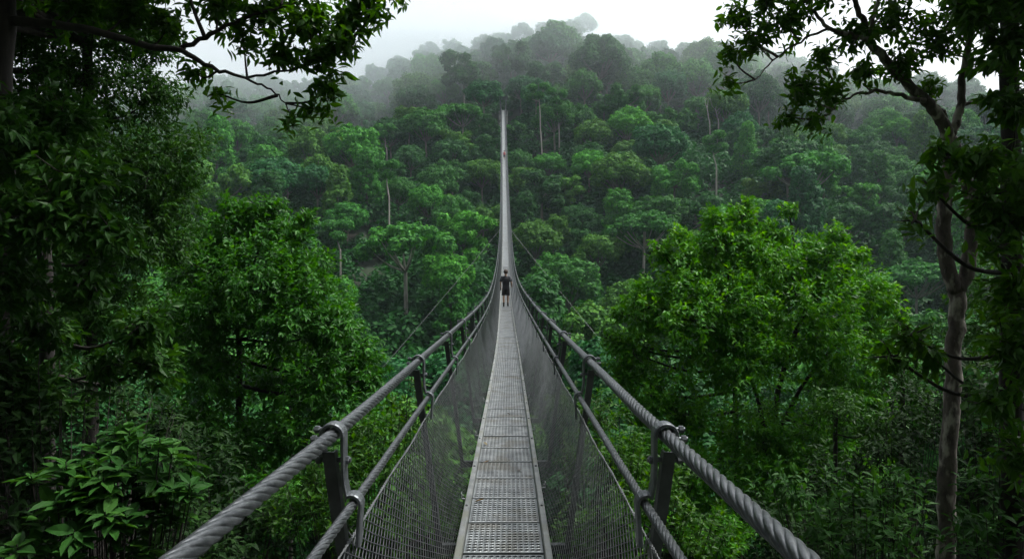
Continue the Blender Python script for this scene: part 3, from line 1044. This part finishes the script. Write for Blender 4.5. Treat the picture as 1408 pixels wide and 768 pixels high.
BT = [
    (741, 132, 206, 'slim pale leaning trunk below the ridge right of the bridge end', [(1, -1.6, 2.0), (1, 1.4, 2.2), (.9, -2.4, 1.2)], True),
    (765, 138, 186, 'straight pale trunk just right of the leaning one below the ridge', [(1, 1.6, 1.8), (1, -1.2, 2.0)], True),
    (984, 150, 170, 'leafless white forked tree on the upper right slope', [(.9, -1.6, 3.4), (.8, 1.8, 4.0), (1, .3, 3.4), (.6, 1.2, 2.0)], False),
    (972, 148, 172, 'thin white leafless trunk beside the white forked tree', [(1, -.5, 2.6), (1, .5, 2.2)], False),
    (981, 205, 240, 'slender pale trunk with sparse twigs on the middle right slope', [(1, 1.0, 2.8), (.9, -.9, 2.4), (.8, 1.5, 1.4)], True),
    (528, 185, 210, 'short pale trunk under a light crown on the upper left slope', [(1, -1.4, 1.8), (1, 1.5, 1.9)], True),
    (531, 240, 280, 'long thin pale trunk on the middle slope above the umbrella tree', [(1, -1.0, 1.6), (1, 1.2, 1.8)], True),
    (464, 325, 352, 'leaning pale trunk in shade left of the umbrella tree', [(1, 1.0, 1.8), (1, -1.2, 1.6)], True),
]
for (px, pt, pb, lab, fk, cr) in BT:
    x, y = on_ray(px, pb, 7.5)
    CLEAR.append((px, pb - 2, y - 1.5, 3))
    bare_tree(px, pt, pb, y - 1.5, lab, fk, cr, .12 if y < 120 else .14)

# the forest itself
pts = []
cell = {}
cand = []
for _ in range(16000):
    y = 24 + (305 - 24) * rng.uniform(0, 1) ** .78
    x = rng.uniform(-1, 1) * (.86 * y + 14)
    cand.append((x, y))
for x, y in cand:
    if y < 30 and abs(x) < 12: continue
    b = abs(x - float(bx(min(y, 180))))
    if y < 190 and b < 3.2: continue
    sp = 6.5 if y < 190 else 7.2
    sp *= rng.uniform(.85, 1.3)
    if abs(x) > .62 * y + 6: sp *= 1.25
    kx, ky = int(x // 8), int(y // 8)
    bad = False
    for i in (-1, 0, 1):
        for j in (-1, 0, 1):
            for (qx, qy, qs) in cell.get((kx + i, ky + j), ()):
                if (qx - x) ** 2 + (qy - y) ** 2 < (max(sp, qs) * .95) ** 2: bad = True; break
    if bad: continue
    if any((tx - x) ** 2 + (ty - y) ** 2 < (tr * .9) ** 2 or (abs(tx - x) < tr * .8 and 0 < ty - y < 7) or (tr in TALL and abs(tx - x) < 5.6 and -1 < ty - y < 22) for tx, ty, tr in taken): continue
    cell.setdefault((kx, ky), []).append((x, y, sp))
    pts.append((x, y, sp))

wild = []
for (x, y, sp) in pts:
    st = rng.choice(STY, p=[.58, .06, .17, .19])
    sc = sp / 6.8 * rng.uniform(.8, 1.12)
    if y > 190: sc *= 1.12
    if y > 165 and st in ('tall', 'umbrella'): st = 'ragged' if rng.random() < .4 else 'dome'
    if y > 235: sc = min(sc, 1.05)
    H = VAR[st][0][2]
    g = float(ground(x, y))
    b = abs(x - float(bx(min(y, 180))))
    if y < 195 and b < 7:                 # nothing may reach through the deck
        lim = float(bz(min(y, 180))) - 1.5 - g
        if b < 4.6: sc = min(sc, lim / H)
        if sc < .3: continue
    px = 704 + x / y * F; py = 384 - (g + H * sc * .8) / y * F
    hidden = px < 235 or px > 1400 or (px < 430 and py > 300) or (850 < px < 1220 and py > 420) or py > 640 or (y > 278)
    colr = rng.choice(list(COL), p=[.24, .27, .13, .19, .14, .03])
    zs = rng.uniform(.92, 1.16)
    if y < 195 and b < 8: zs = 1.0
    if y > 235: zs = rng.uniform(.85, 1.05)
    wr = 4.4 * sc / y * F; top_ = 384 - (g + H * sc * zs) / y * F
    if any(y < sy + 2 and abs(px - sx) < wr + sw and top_ < sb for sx, sb, sy, sw in CLEAR): continue
    wild.append([x, y, st, sc, colr, px, py, hidden, sc / y, zs])
vis = sorted([w for w in wild if not w[7]], key=lambda w: -w[8])
NIND = 282
ind, others = vis[:NIND], vis[NIND:] + [w for w in wild if w[7]]
print('hill trees visible', len(vis), 'all', len(wild))
ROWS = [(130, 'on the ridge'), (200, 'on the upper slope'), (270, 'on the middle slope'), (340, 'on the lower slope'), (900, 'deep in the valley')]
COLS = [(400, 'far left beyond the near trees'), (520, 'left half of hillside'), (610, 'between umbrella tree and bridge'), (694, 'close beside the bridge left'),
        (780, 'close beside the bridge right'), (880, 'a little right of the bridge'), (1000, 'right, above the near bush'), (1130, 'beneath the hanging right branch'), (1500, 'far right by lichened trunk')]
for k, (x, y, st, sc, colr, px, py, hid, ang, zs) in enumerate(ind):
    row = next(w for lim, w in ROWS if py < lim); colw = next(w for lim, w in COLS if px < lim)
    lab = f"{colr} {STYWORD[st]} tree {row}, {colw}"
    c = np.array(COL[colr]) * rng.uniform(.9, 1.12)
    put_tree('forest_tree', st, k, x, y, sc, lab, c, group=HG, zs=zs)
# the rest, farther or hidden, as one mass
fm, ft = MB(), MB()


def lowpoly(style):
    crown, trunk, H = LOW[style][0]
    n = len(crown.vertices); co = np.zeros(n * 3, np.float32); crown.vertices.foreach_get('co', co)
    a = np.zeros(n, np.float32); crown.attributes['var'].data.foreach_get('value', a)
    return co.reshape(-1, 3), a, H


LP = {s: lowpoly(s) for s in STY}


def halfpoly(style):
    crown, trunk, H = VAR[style][0]
    n = len(crown.vertices); co = np.zeros(n * 3, np.float32); crown.vertices.foreach_get('co', co)
    a = np.zeros(n, np.float32); crown.attributes['var'].data.foreach_get('value', a)
    sel = np.random.default_rng(1).random(n // 4) < .6
    return co.reshape(-1, 4, 3)[sel].reshape(-1, 3), a.reshape(-1, 4)[sel].ravel(), H


HP = {s: halfpoly(s) for s in STY}
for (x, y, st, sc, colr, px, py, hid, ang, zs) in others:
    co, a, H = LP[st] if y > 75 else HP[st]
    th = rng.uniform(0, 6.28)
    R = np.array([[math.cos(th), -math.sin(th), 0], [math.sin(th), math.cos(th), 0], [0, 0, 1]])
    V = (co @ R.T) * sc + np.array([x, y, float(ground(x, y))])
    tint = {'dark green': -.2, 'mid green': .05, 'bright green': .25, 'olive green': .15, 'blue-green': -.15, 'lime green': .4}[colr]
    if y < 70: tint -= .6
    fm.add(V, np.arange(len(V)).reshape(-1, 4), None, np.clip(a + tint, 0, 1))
# woods behind and above the viewpoint, out of sight, added to block light from the back
for _ in range(150):
    y = rng.uniform(-45, -6); x = rng.uniform(-40, 40)
    if abs(x) < 2.5 and y > -10: continue
    co, a, H = LP[rng.choice(STY)]
    fm.add(co * rng.uniform(.8, 1.1) + np.array([x, y, float(ground(x, y))]), np.arange(len(co)).reshape(-1, 4), None, a)
cb_ = VAR['bush'][0][0]
q = len(cb_.vertices); co_b = np.zeros(q * 3, np.float32); cb_.vertices.foreach_get('co', co_b); co_b = co_b.reshape(-1, 4, 3)
mid_b = co_b.mean(1, keepdims=True)
for _ in range(5200):
    y = 55 + 225 * rng.uniform(0, 1) ** .75; x = rng.uniform(-1, 1) * (.8 * y + 5)
    k_ = rng.uniform(.7, 1.15)
    b = abs(x - float(bx(min(y, 180)))); g = float(ground(x, y))
    if y < 190 and b < 5 and g + 5.6 * k_ > float(bz(min(y, 180))) - 1: continue
    sel = rng.choice(len(co_b), 330, replace=False)
    V = (mid_b[sel] + (co_b[sel] - mid_b[sel]) * 2.3).reshape(-1, 3)
    fm.add(V * k_ + np.array([x, y, g - 1.2]), np.arange(len(V)).reshape(-1, 4), None, np.repeat(np.clip(rng.normal(.0, .1) + rng.normal(0, .1, 330), 0, 1), 4))  # bush colour kept dark, putting shade into the gaps between crowns
o = fm.build('forest', M['hill_leaf'])
o.color = (1, 1.05, 1, 1)
tag(o, 'continuous canopy of farther forest trees behind the ones that stand out', 'forest', kind='stuff')

# ------------------------------------------------------------------ near trees
LB = 'limb_leaf'
# the tree at the far left with the limb reaching over
D = 6.5
near_tree('broadleaf_tree', 'dark broadleaf tree at the far left whose long limb hangs leaves across the sky', 'tree',
          rooted(8, D, -260, .13, .08, lean=-.1, n=6),
          [(300, 8, 6.6, 42), (365, 18, 6.4, 46), (425, 22, 6.3, 50), (478, 18, 6.2, 40), (515, 10, 6.1, 24), (442, 78, 6.2, 40), (452, 122, 6.1, 30), (432, 150, 6.1, 18),
           (400, 158, 6.1, 12), (388, 70, 6.3, 32), (335, 52, 6.4, 28), (268, 100, 6.5, 22), (300, 128, 6.4, 10), (232, 36, 6.6, 34), (470, 58, 6.1, 32), (180, 10, 6.6, 50), (110, 5, 6.6, 50), (505, -6, 6.2, 32), (545, -20, 6.2, 22),
           (380, -60, 6.5, 70), (250, -70, 6.6, 80), (120, -90, 6.6, 90), (0, -60, 6.6, 90)],
          M[LB], M['bark'], .105, 8, dens=.95, stem=.26, inner=.15, detail=2,
          limbs=[px_path([(12, 28), (60, 33), (130, 42), (200, 63), (250, 70), (290, 94), (340, 107), (372, 124), (393, 142)], np.linspace(6.5, 6.1, 9), [.05, .036, .026, .012, .005]),
                 px_path([(246, 69), (290, 47), (330, 28), (400, 4), (460, -10)], np.linspace(6.4, 6.2, 5), [.024, .008]),
                 px_path([(340, 107), (400, 95), (440, 80), (470, 60)], np.linspace(6.3, 6.1, 4), [.012, .005])],
          branch=True, twigs=False)
near_tree('broadleaf_tree', 'dark tree with broad glossy leaves filling the left edge beneath the overhanging limb', 'tree',
          rooted(62, 6.8, 150, .10, .05, lean=.05, n=5),
          [(30, 190, 6.2, 70), (110, 250, 6.0, 60), (50, 300, 5.9, 70), (150, 320, 6.1, 45), (10, 390, 6.0, 70), (120, 390, 6.0, 45), (0, 510, 6.3, 60), (62, 545, 6.4, 45), (20, 590, 6.3, 45), (60, 450, 6.3, 50), (-40, 280, 6.2, 90), (90, 160, 6.4, 50),
           (195, 450, 6.2, 42), (215, 500, 6.2, 36), (150, 500, 6.3, 36)],
          M['dark_leaf'], M['bark'], .125, 8, dens=1.6, detail=1, droop=.5)
near_tree('broadleaf_tree', 'tall dark dense tree rising behind the glossy leaves at left', 'tree',
          rooted(120, 11.0, 60, .16, .07, lean=.1, n=5),
          [(175, 40, 11, 62), (130, 115, 11, 95), (215, 130, 11.3, 50), (248, 205, 11.3, 48), (200, 235, 11, 62), (100, 225, 10.5, 105), (50, 345, 10.5, 115), (170, 325, 11, 85), (30, 115, 10.8, 105), (20, 470, 10.5, 110),
           (150, 430, 11, 75), (235, 325, 11.5, 48), (230, 265, 11.4, 50), (60, 20, 11, 80), (100, -60, 11, 120), (0, -80, 11, 130), (-120, 100, 11, 140), (-100, 350, 11, 140), (215, 60, 11.2, 35), (60, -420, 6.5, 260), (-250, -300, 7, 260), (-500, -100, 7, 260), (250, -300, 9, 150)],  # large last lobes hang out of view, added to shade the undergrowth
          M['dark_leaf'], M['bark'], .105, 8, dens=1.0, twigs=False,
          over=[(x, y, max(3.6, .46 * y + 2.6) + rng.uniform(0, .8), 2.1) for x in (-3.6, -6.4, -9.2, -12) for y in (-3, 0, 3, 6, 9.5)])  # unseen canopy added overhead to darken the left side
near_tree('leafy_tree', 'rounded green tree with thin dark trunk standing left of the bridge', 'tree',
          rooted(330, 14.5, 400, .10, .05, lean=0, n=5),
          [(345, 300, 14.5, 36), (305, 330, 14.5, 50), (392, 325, 14.5, 40), (345, 380, 14, 75), (425, 385, 14.3, 48), (290, 430, 14, 70), (395, 440, 13.8, 70), (460, 450, 14, 48), (490, 490, 14, 40), (440, 520, 13.6, 52),
           (505, 520, 13.8, 32), (285, 510, 13.8, 55), (375, 520, 14.8, 50), (260, 380, 14.5, 45), (240, 450, 14.5, 50), (420, 600, 13.5, 60), (330, 620, 13.8, 65), (500, 580, 13, 42), (260, 590, 14, 60), (400, 690, 12.5, 60), (300, 710, 13, 60), (480, 660, 12, 45), (375, 285, 14.6, 22), (320, 283, 14.6, 22), (420, 300, 14.6, 18)],
          M['mid_leaf'], M['bark'], .15, 9, dens=1.5, twigs=True, droop=.45, stem=.32)
near_tree('leafy_tree', 'broad bright green bushy tree with several stems standing right of the bridge', 'tree',
          rooted(1010, 15.5, 480, .09, .05, lean=.2, n=5),
          [(1000, 335, 15.5, 48), (945, 365, 15.5, 48), (885, 420, 15.3, 42), (870, 485, 15.2, 40), (950, 440, 15, 75), (1055, 370, 15.5, 65), (1135, 365, 15.6, 48), (1185, 405, 15.6, 46), (1110, 450, 15, 75), (1020, 490, 14.8, 70),
           (895, 550, 14.8, 48), (1205, 470, 15.6, 44), (1160, 530, 15.2, 52), (945, 570, 14.8, 40), (850, 470, 15.2, 18), (1020, 300, 15.6, 24), (980, 300, 15.6, 20), (1150, 325, 15.6, 22), (1222, 415, 15.6, 22), (1065, 320, 15.6, 25), (1085, 288, 15.8, 13), (930, 322, 15.5, 13), (1180, 348, 15.6, 14), (1028, 278, 15.6, 11), (850, 428, 15.3, 14), (836, 462, 15.2, 10), (1238, 440, 15.6, 12),
           (910, 345, 15.5, 20), (1000, 410, 14.8, 60), (1040, 600, 15, 60), (1120, 620, 15, 65), (1200, 570, 15.3, 50), (960, 660, 14.5, 55), (880, 630, 14, 45), (1060, 690, 14.5, 60), (1180, 660, 14.6, 60), (980, 740, 13.5, 60), (870, 720, 13, 50), (858, 520, 15.0, 24)],
          M['lime_leaf'], M['bark'], .145, 9, dens=1.5, twigs=True, droop=.38, stem=.32,
          stems=[px_path([(1070, 740), (1072, 640), (1066, 560), (1090, 470), (1110, 420)], 15.5, [.09, .04]), px_path([(1050, 740), (1052, 620), (1040, 540), (1000, 450)], 15.3, [.07, .03]),
                 px_path([(1070, 590), (1110, 520), (1170, 450)], 15.4, [.05, .025])])
# twin-stemmed tree on the right with lichened bark
D = 8.0
g0 = float(ground(5.15, D)) - .2
g_trunk = [(5.16, D, g0, .11)] + px_path([(1302, 760), (1303, 640), (1310, 520), (1316, 440), (1317, 396)], D, [.098, .094, .090, .088, .086])
c7 = lambda pts: [(960 + a * .521, b * .521) for a, b in pts]
near_tree('twin_stemmed_tree', 'twin-stemmed tree with lichen-spotted bark at right, its crown arching left over the valley', 'tree', g_trunk,
          [(1010, 18, 7.6, 30), (1002, 72, 7.6, 22), (1038, 55, 7.6, 28), (1000, 112, 7.6, 11), (1085, 22, 7.6, 42), (1128, 75, 7.7, 26), (1100, 118, 7.6, 34), (1085, 160, 7.6, 20), (1118, 160, 7.6, 20), (1145, 125, 7.7, 30),
           (1175, 45, 7.7, 34), (1228, 22, 7.8, 44), (1238, 85, 7.8, 34), (1290, 55, 7.9, 44), (1185, 98, 7.8, 26), (1345, 20, 8, 50), (1050, -10, 7.6, 35), (1140, -30, 7.6, 50), (1250, -50, 7.8, 60), (1350, -60, 8, 80), (1280, 120, 7.9, 24)],
          M[LB], M['pale_bark'], .108, 8, dens=.85, inner=.15, detail=2, twigs=False,
          stems=[px_path([(1315, 400), (1304, 372), (1298, 330), (1299, 285), (1306, 235), (1304, 192)], D, [.085, .075]),
                 px_path([(1318, 400), (1329, 372), (1336, 330), (1335, 280), (1322, 225), (1307, 190)], D, [.085, .065]),
                 px_path(c7([(660, 365), (640, 320), (600, 265), (540, 210), (490, 155), (450, 105), (440, 60), (420, 15), (400, -40)]), np.linspace(8, 7.6, 9), [.075, .06, .05, .035, .022])],
          limbs=[px_path(c7([(450, 105), (400, 92), (345, 74), (300, 25), (280, -20)]), 7.6, [.03, .014]), px_path(c7([(345, 75), (270, 108), (210, 150), (150, 210)]), 7.6, [.016, .006]),
                 px_path(c7([(600, 265), (540, 254), (480, 240), (420, 250), (370, 272), (350, 300)]), 7.7, [.028, .016, .006]), px_path(c7([(662, 360), (680, 330), (692, 270), (700, 190), (720, 90), (740, 0)]), 8.0, [.055, .03]),
                 px_path(c7([(692, 275), (750, 272), (800, 275), (860, 260)]), 8.0, [.022, .014]), px_path(c7([(665, 340), (640, 290), (600, 262)]), 8.0, [.024, .018]),
                 px_path(c7([(450, 105), (460, 50), (475, 0)]), 7.7, [.03, .015])])
near_tree('broadleaf_tree', 'dark broad-leaved tree crowding the right edge in front of the twin-stemmed tree', 'tree',
          rooted(1388, 6.6, -120, .13, .07, lean=.05, n=6),
          [(1335, 10, 6.2, 45), (1392, 50, 6.2, 55), (1395, 140, 6.2, 40), (1290, 208, 6.0, 26), (1350, 215, 6.0, 42), (1278, 258, 6.0, 24), (1258, 302, 5.9, 18), (1382, 295, 6.1, 48), (1366, 335, 6.0, 24), (1400, 390, 6.2, 40),
           (1250, 462, 6.2, 32), (1226, 490, 6.2, 22), (1280, 490, 6.2, 22), (1395, 480, 6.0, 45), (1370, 545, 5.9, 40), (1400, 620, 6.0, 40), (1440, 250, 6.2, 90), (1450, 450, 6.2, 90), (1420, -40, 6.2, 90), (1352, 275, 6.1, 26), (1420, -400, 6.5, 230), (1640, -200, 7, 240), (1250, -260, 8, 120)],  # outsize final lobes are unseen, put in to shade the right undergrowth
          M['limb_leaf'], M['bark'], .13, 8, dens=1.2, droop=.5, detail=2)

# thin trunks in the dark under the canopy
for k, (px, D, top, r, lab, lobes) in enumerate([
        (400, 19, 520, .07, 'thin dark trunk under the green tree left of the bridge', [(400, 480, 19, 40), (440, 500, 19, 35)]),
        (1150, 12, 560, .06, 'slim dark trunk beneath the right side of the bright bushy tree', [(1150, 560, 12, 40), (1200, 590, 12, 40)]),
        (1240, 13, 500, .08, 'dark trunk left of the lichen-spotted twin stems', [(1240, 510, 13, 45), (1270, 560, 13, 40)]),
        (1380, 11, 380, .09, 'dark trunk standing behind the leaves at the right edge', [(1370, 400, 11, 60), (1340, 470, 11, 50)])]):
    near_tree('slender_tree', lab, 'tree', rooted(px, D, top, r, r * .6, 0, 4), lobes, M['dark_leaf'], M['bark'], .11, 8, .7, twigs=False)


# shrubs near the bridge
def shrub(name, label, lobes, mat, L, nl, detail, dens, droop, ratio, stem, whorl=False, group=None):
    px, py, D, r = lobes[0]
    c = at(px, py, D)
    base = np.array([c[0], D, float(ground(c[0], D)) - .05])
    root = empty(name, base, label, 'shrub', group)
    lb, tb = MB(), MB()
    for (px, py, D, rp) in lobes:
        c = at(px, py, D); r = rp / F * D
        n = max(5, int(dens * 45 * (r / L) ** 2 / nl))
        P, d = lobe_points(c, r, n, .45)
        ax = d * .5 + np.array([0, 0, .9]) + rng.normal(0, .25, (n, 3))
        sprays(lb, P - base, ax, nl, L, stem, 1.25 if whorl else .95, droop, detail, ratio, flat=1.6, whorl=whorl)
        s = base + np.array([rng.normal(0, .08), rng.normal(0, .08), 0])
        for i in range(min(n, 12)):
            m_ = s * .45 + P[i] * .55 + [0, 0, -.05]
            tb.add(*tube(smooth_path([s, m_, P[i]], 4) - base, np.linspace(.012, .004, 9), 5, cap=False))
    tb.build('stem', M['bark'], root, smooth=True)
    lb.build('leafage', mat, root)
    return root


shrub('whorled_shrub', 'low shrub with large whorled oval leaves at the bottom left', [(150, 655, 4.6, 52), (85, 672, 4.5, 46), (212, 640, 4.7, 44), (248, 690, 4.6, 30), (120, 725, 4.4, 52), (45, 740, 4.3, 36), (170, 605, 4.8, 26), (200, 720, 4.6, 40)],
      M['shrub_leaf'], .15, 9, 2, 1.25, .10, .46, .07, True)
shrub('leafy_shrub', 'leafy green shrub below the left net of the bridge', [(510, 600, 9.5, 45), (460, 640, 9, 45), (560, 560, 10, 38), (545, 640, 9, 40), (590, 620, 9.6, 40), (470, 700, 8.5, 50), (540, 720, 8.5, 45), (610, 700, 9, 40), (400, 690, 8.8, 40)],
      M['limb_leaf'], .12, 8, 1, .8, .3, .42, .25)
shrub('leafy_shrub', 'green leafy shrub rising beside the first right posts of the bridge', [(830, 560, 10.5, 30), (860, 620, 9.5, 40), (810, 620, 10, 40), (900, 680, 8.8, 45), (850, 700, 8.8, 45), (960, 720, 8.5, 45), (790, 720, 8.8, 40), (780, 560, 11, 35), (930, 640, 9.2, 30)],
      M['limb_leaf'], .12, 8, 1, .75, .3, .42, .25)
shrub('leafy_shrub', 'low pointed-leaf shrub in shade beside the foot of the lichen-spotted trunk', [(1180, 690, 7.6, 45), (1240, 680, 7.6, 40), (1130, 720, 7.4, 40), (1220, 740, 7.2, 45), (1080, 660, 8.4, 34)],
      M['shrub_leaf'], .135, 8, 2, .8, .3, .40, .2)
shrub('leafy_shrub', 'dim leafy shrub under the dark trees along the right edge', [(1370, 680, 6.6, 50), (1340, 740, 6.4, 45), (1400, 740, 6.2, 50)],
      M['shrub_leaf'], .13, 8, 2, .7, .35, .42, .2)

DK = dict(nl=8, detail=1, dens=.75, droop=.4, ratio=.42, stem=.3)
shrub('dense_shrub', 'dark leafy shrub in deep shade behind the whorled shrub at left', [(60, 560, 6.1, 60), (130, 540, 8, 60), (15, 640, 5.9, 60), (-30, 540, 6.0, 80), (200, 570, 8.6, 55), (110, 640, 8, 60), (30, 730, 5.8, 60), (62, 660, 5.9, 50)], M['shaded_floor_leaf'], .15, **DK)
shrub('dense_shrub', 'dark leafy shrub between the whorled shrub and the thick left cable', [(290, 640, 9.5, 55), (250, 700, 8.6, 55), (330, 710, 9, 50), (310, 760, 8.2, 50), (240, 600, 10, 50), (370, 740, 8.8, 45)], M['shaded_floor_leaf'], .15, **DK)
shrub('dense_shrub', 'dark leafy shrub under the bushy tree left of the lichen-spotted trunk', [(1220, 620, 11, 55), (1150, 660, 11, 55), (1250, 560, 11.5, 50), (1260, 680, 10.5, 55), (1080, 730, 10.5, 55), (1160, 740, 10, 50)], M['shaded_floor_leaf'], .15, **DK)
shrub('dense_shrub', 'dark leafy shrub behind the lichen-spotted trunk at right', [(1360, 560, 9.5, 60), (1400, 640, 9, 65), (1340, 660, 9.5, 55), (1380, 740, 8.6, 60), (1310, 720, 9.4, 50), (1450, 560, 9.5, 80), (1330, 500, 10, 45)], M['shaded_floor_leaf'], .15, **DK)
# ground cover
lb = MB()
for _ in range(420):
    y = rng.uniform(24, 60); x = rng.uniform(-1, 1) * (.8 * y + 6)
    cr = VAR['bush'][rng.integers(2)][0]
    q = len(cr.vertices); co_ = np.zeros(q * 3, np.float32); cr.vertices.foreach_get('co', co_)
    co_ = co_.reshape(-1, 4, 3)[rng.random(q // 4) < .5].reshape(-1, 3)
    k_ = rng.uniform(.55, 1.0)
    lb.add(co_ * k_ + np.array([x, y, float(ground(x, y)) - .6]), np.arange(len(co_)).reshape(-1, 4), None, np.repeat(rng.uniform(0, .5, len(co_) // 4), 4))
tag(lb.build('undergrowth', M['shaded_floor_leaf']), 'dim leafy undergrowth on the valley floor below the bridge', 'undergrowth', kind='stuff')

# ------------------------------------------------------------------ air
m, nt, out = new_mat('haze')
v = N(nt, 'ShaderNodeVolumePrincipled')
v.inputs['Color'].default_value = (.74, .89, 1.0, 1)
v.inputs['Density'].default_value = .0002
v.inputs['Anisotropy'].default_value = .35
nt.links.new(v.outputs[0], out.inputs['Volume'])
hz = MB().add(*box((0, 150, 50), (770, 590, 160)))
o = hz.build('haze', m); o['kind'] = 'stuff'

MIST = [(10, 266, 99, 95, 55, 18, .011), (-105, 265, 60, 130, 112, 54, .0050), (30, 262, 95, 32, 28, 14, .010), (50, 283, 70, 210, 120, 56, .0031), (-48, 246, 80, 40, 20, 9, .008), (70, 240, 74, 46, 18, 7, .007), (-20, 232, 66, 30, 16, 6, .006)]
for k, (cx, cy, cz, rx, ry, rz, dn) in enumerate(MIST):
    m, nt, out = new_mat('mist')
    v = N(nt, 'ShaderNodeVolumePrincipled')
    v.inputs['Color'].default_value = (.91, .97, 1.0, 1)
    v.inputs['Density'].default_value = dn
    v.inputs['Anisotropy'].default_value = .6
    nt.links.new(v.outputs[0], out.inputs['Volume'])
    th, ph_ = np.meshgrid(np.linspace(0, 2 * np.pi, 33)[:-1], np.linspace(.02, np.pi - .02, 17))
    Vv = np.stack([cx + rx * np.sin(ph_) * np.cos(th), cy + ry * np.sin(ph_) * np.sin(th), cz + rz * np.cos(ph_)], -1).reshape(-1, 3)
    i = np.arange(16)[:, None] * 32; j = np.arange(32)[None, :]; kk = (j + 1) % 32
    Q = np.stack([i + j, i + 32 + j, i + 32 + kk, i + kk], -1).reshape(-1, 4)
    caps = [[0, a, a + 1] for a in range(1, 31)] + [[16 * 32, 16 * 32 + a + 1, 16 * 32 + a] for a in range(1, 31)]
    o = MB().add(Vv, Q, caps).build('mist', m, smooth=True); o['kind'] = 'stuff'
    tag(o, 'pale mist drifting over the ridge trees', 'mist')

# ------------------------------------------------------------------ sky, sun, camera
ELEV, AZ = math.radians(62), math.radians(72)      # sun ahead of the viewer, a little right
w = bpy.data.worlds.new('World'); scene.world = w; w.use_nodes = True
nt = w.node_tree
bg = nt.nodes['Background']
sky = nt.nodes.new('ShaderNodeTexSky'); sky.sky_type = 'NISHITA'; sky.sun_disc = False
sky.sun_elevation = ELEV; sky.sun_rotation = AZ
sky.air_density = 1.0; sky.dust_density = 4.0; sky.ozone_density = 1.0
hs = nt.nodes.new('ShaderNodeHueSaturation'); hs.inputs['Saturation'].default_value = .17
nt.links.new(sky.outputs[0], hs.inputs['Color']); nt.links.new(hs.outputs[0], bg.inputs['Color'])
bg.inputs['Strength'].default_value = .095

sl = bpy.data.lights.new('sun', 'SUN'); sl.energy = 1.5; sl.angle = math.radians(11); sl.color = (1, .97, .92)
so = link('sun', sl)
dirv = np.array([math.sin(AZ) * math.cos(ELEV), math.cos(AZ) * math.cos(ELEV), math.sin(ELEV)])
from mathutils import Vector
so.rotation_euler = Vector(dirv).to_track_quat('Z', 'Y').to_euler()

cam = bpy.data.cameras.new('camera'); cam.lens = 24; cam.sensor_width = 36; cam.clip_start = .05; cam.clip_end = 2000
co = link('viewpoint', cam); co.location = (0, 0, 0); co.rotation_euler = (math.radians(90), 0, 0)
scene.camera = co
vs = scene.view_settings
vs.view_transform = 'Standard'; vs.look = 'None'; vs.gamma = 1; vs.exposure = 1.45; vs.use_curve_mapping = False
cyc = scene.cycles
cyc.use_denoising = True
try:
    cyc.denoiser = 'OPENIMAGEDENOISE'; cyc.denoising_input_passes = 'RGB_ALBEDO_NORMAL'; cyc.denoising_prefilter = 'ACCURATE'
except Exception: pass
cyc.max_bounces = 7; cyc.diffuse_bounces = 3; cyc.glossy_bounces = 2; cyc.transmission_bounces = 2; cyc.volume_bounces = 4; cyc.transparent_max_bounces = 4
cyc.use_adaptive_sampling = True; cyc.adaptive_threshold = .02
cyc.sample_clamp_indirect = 4.0
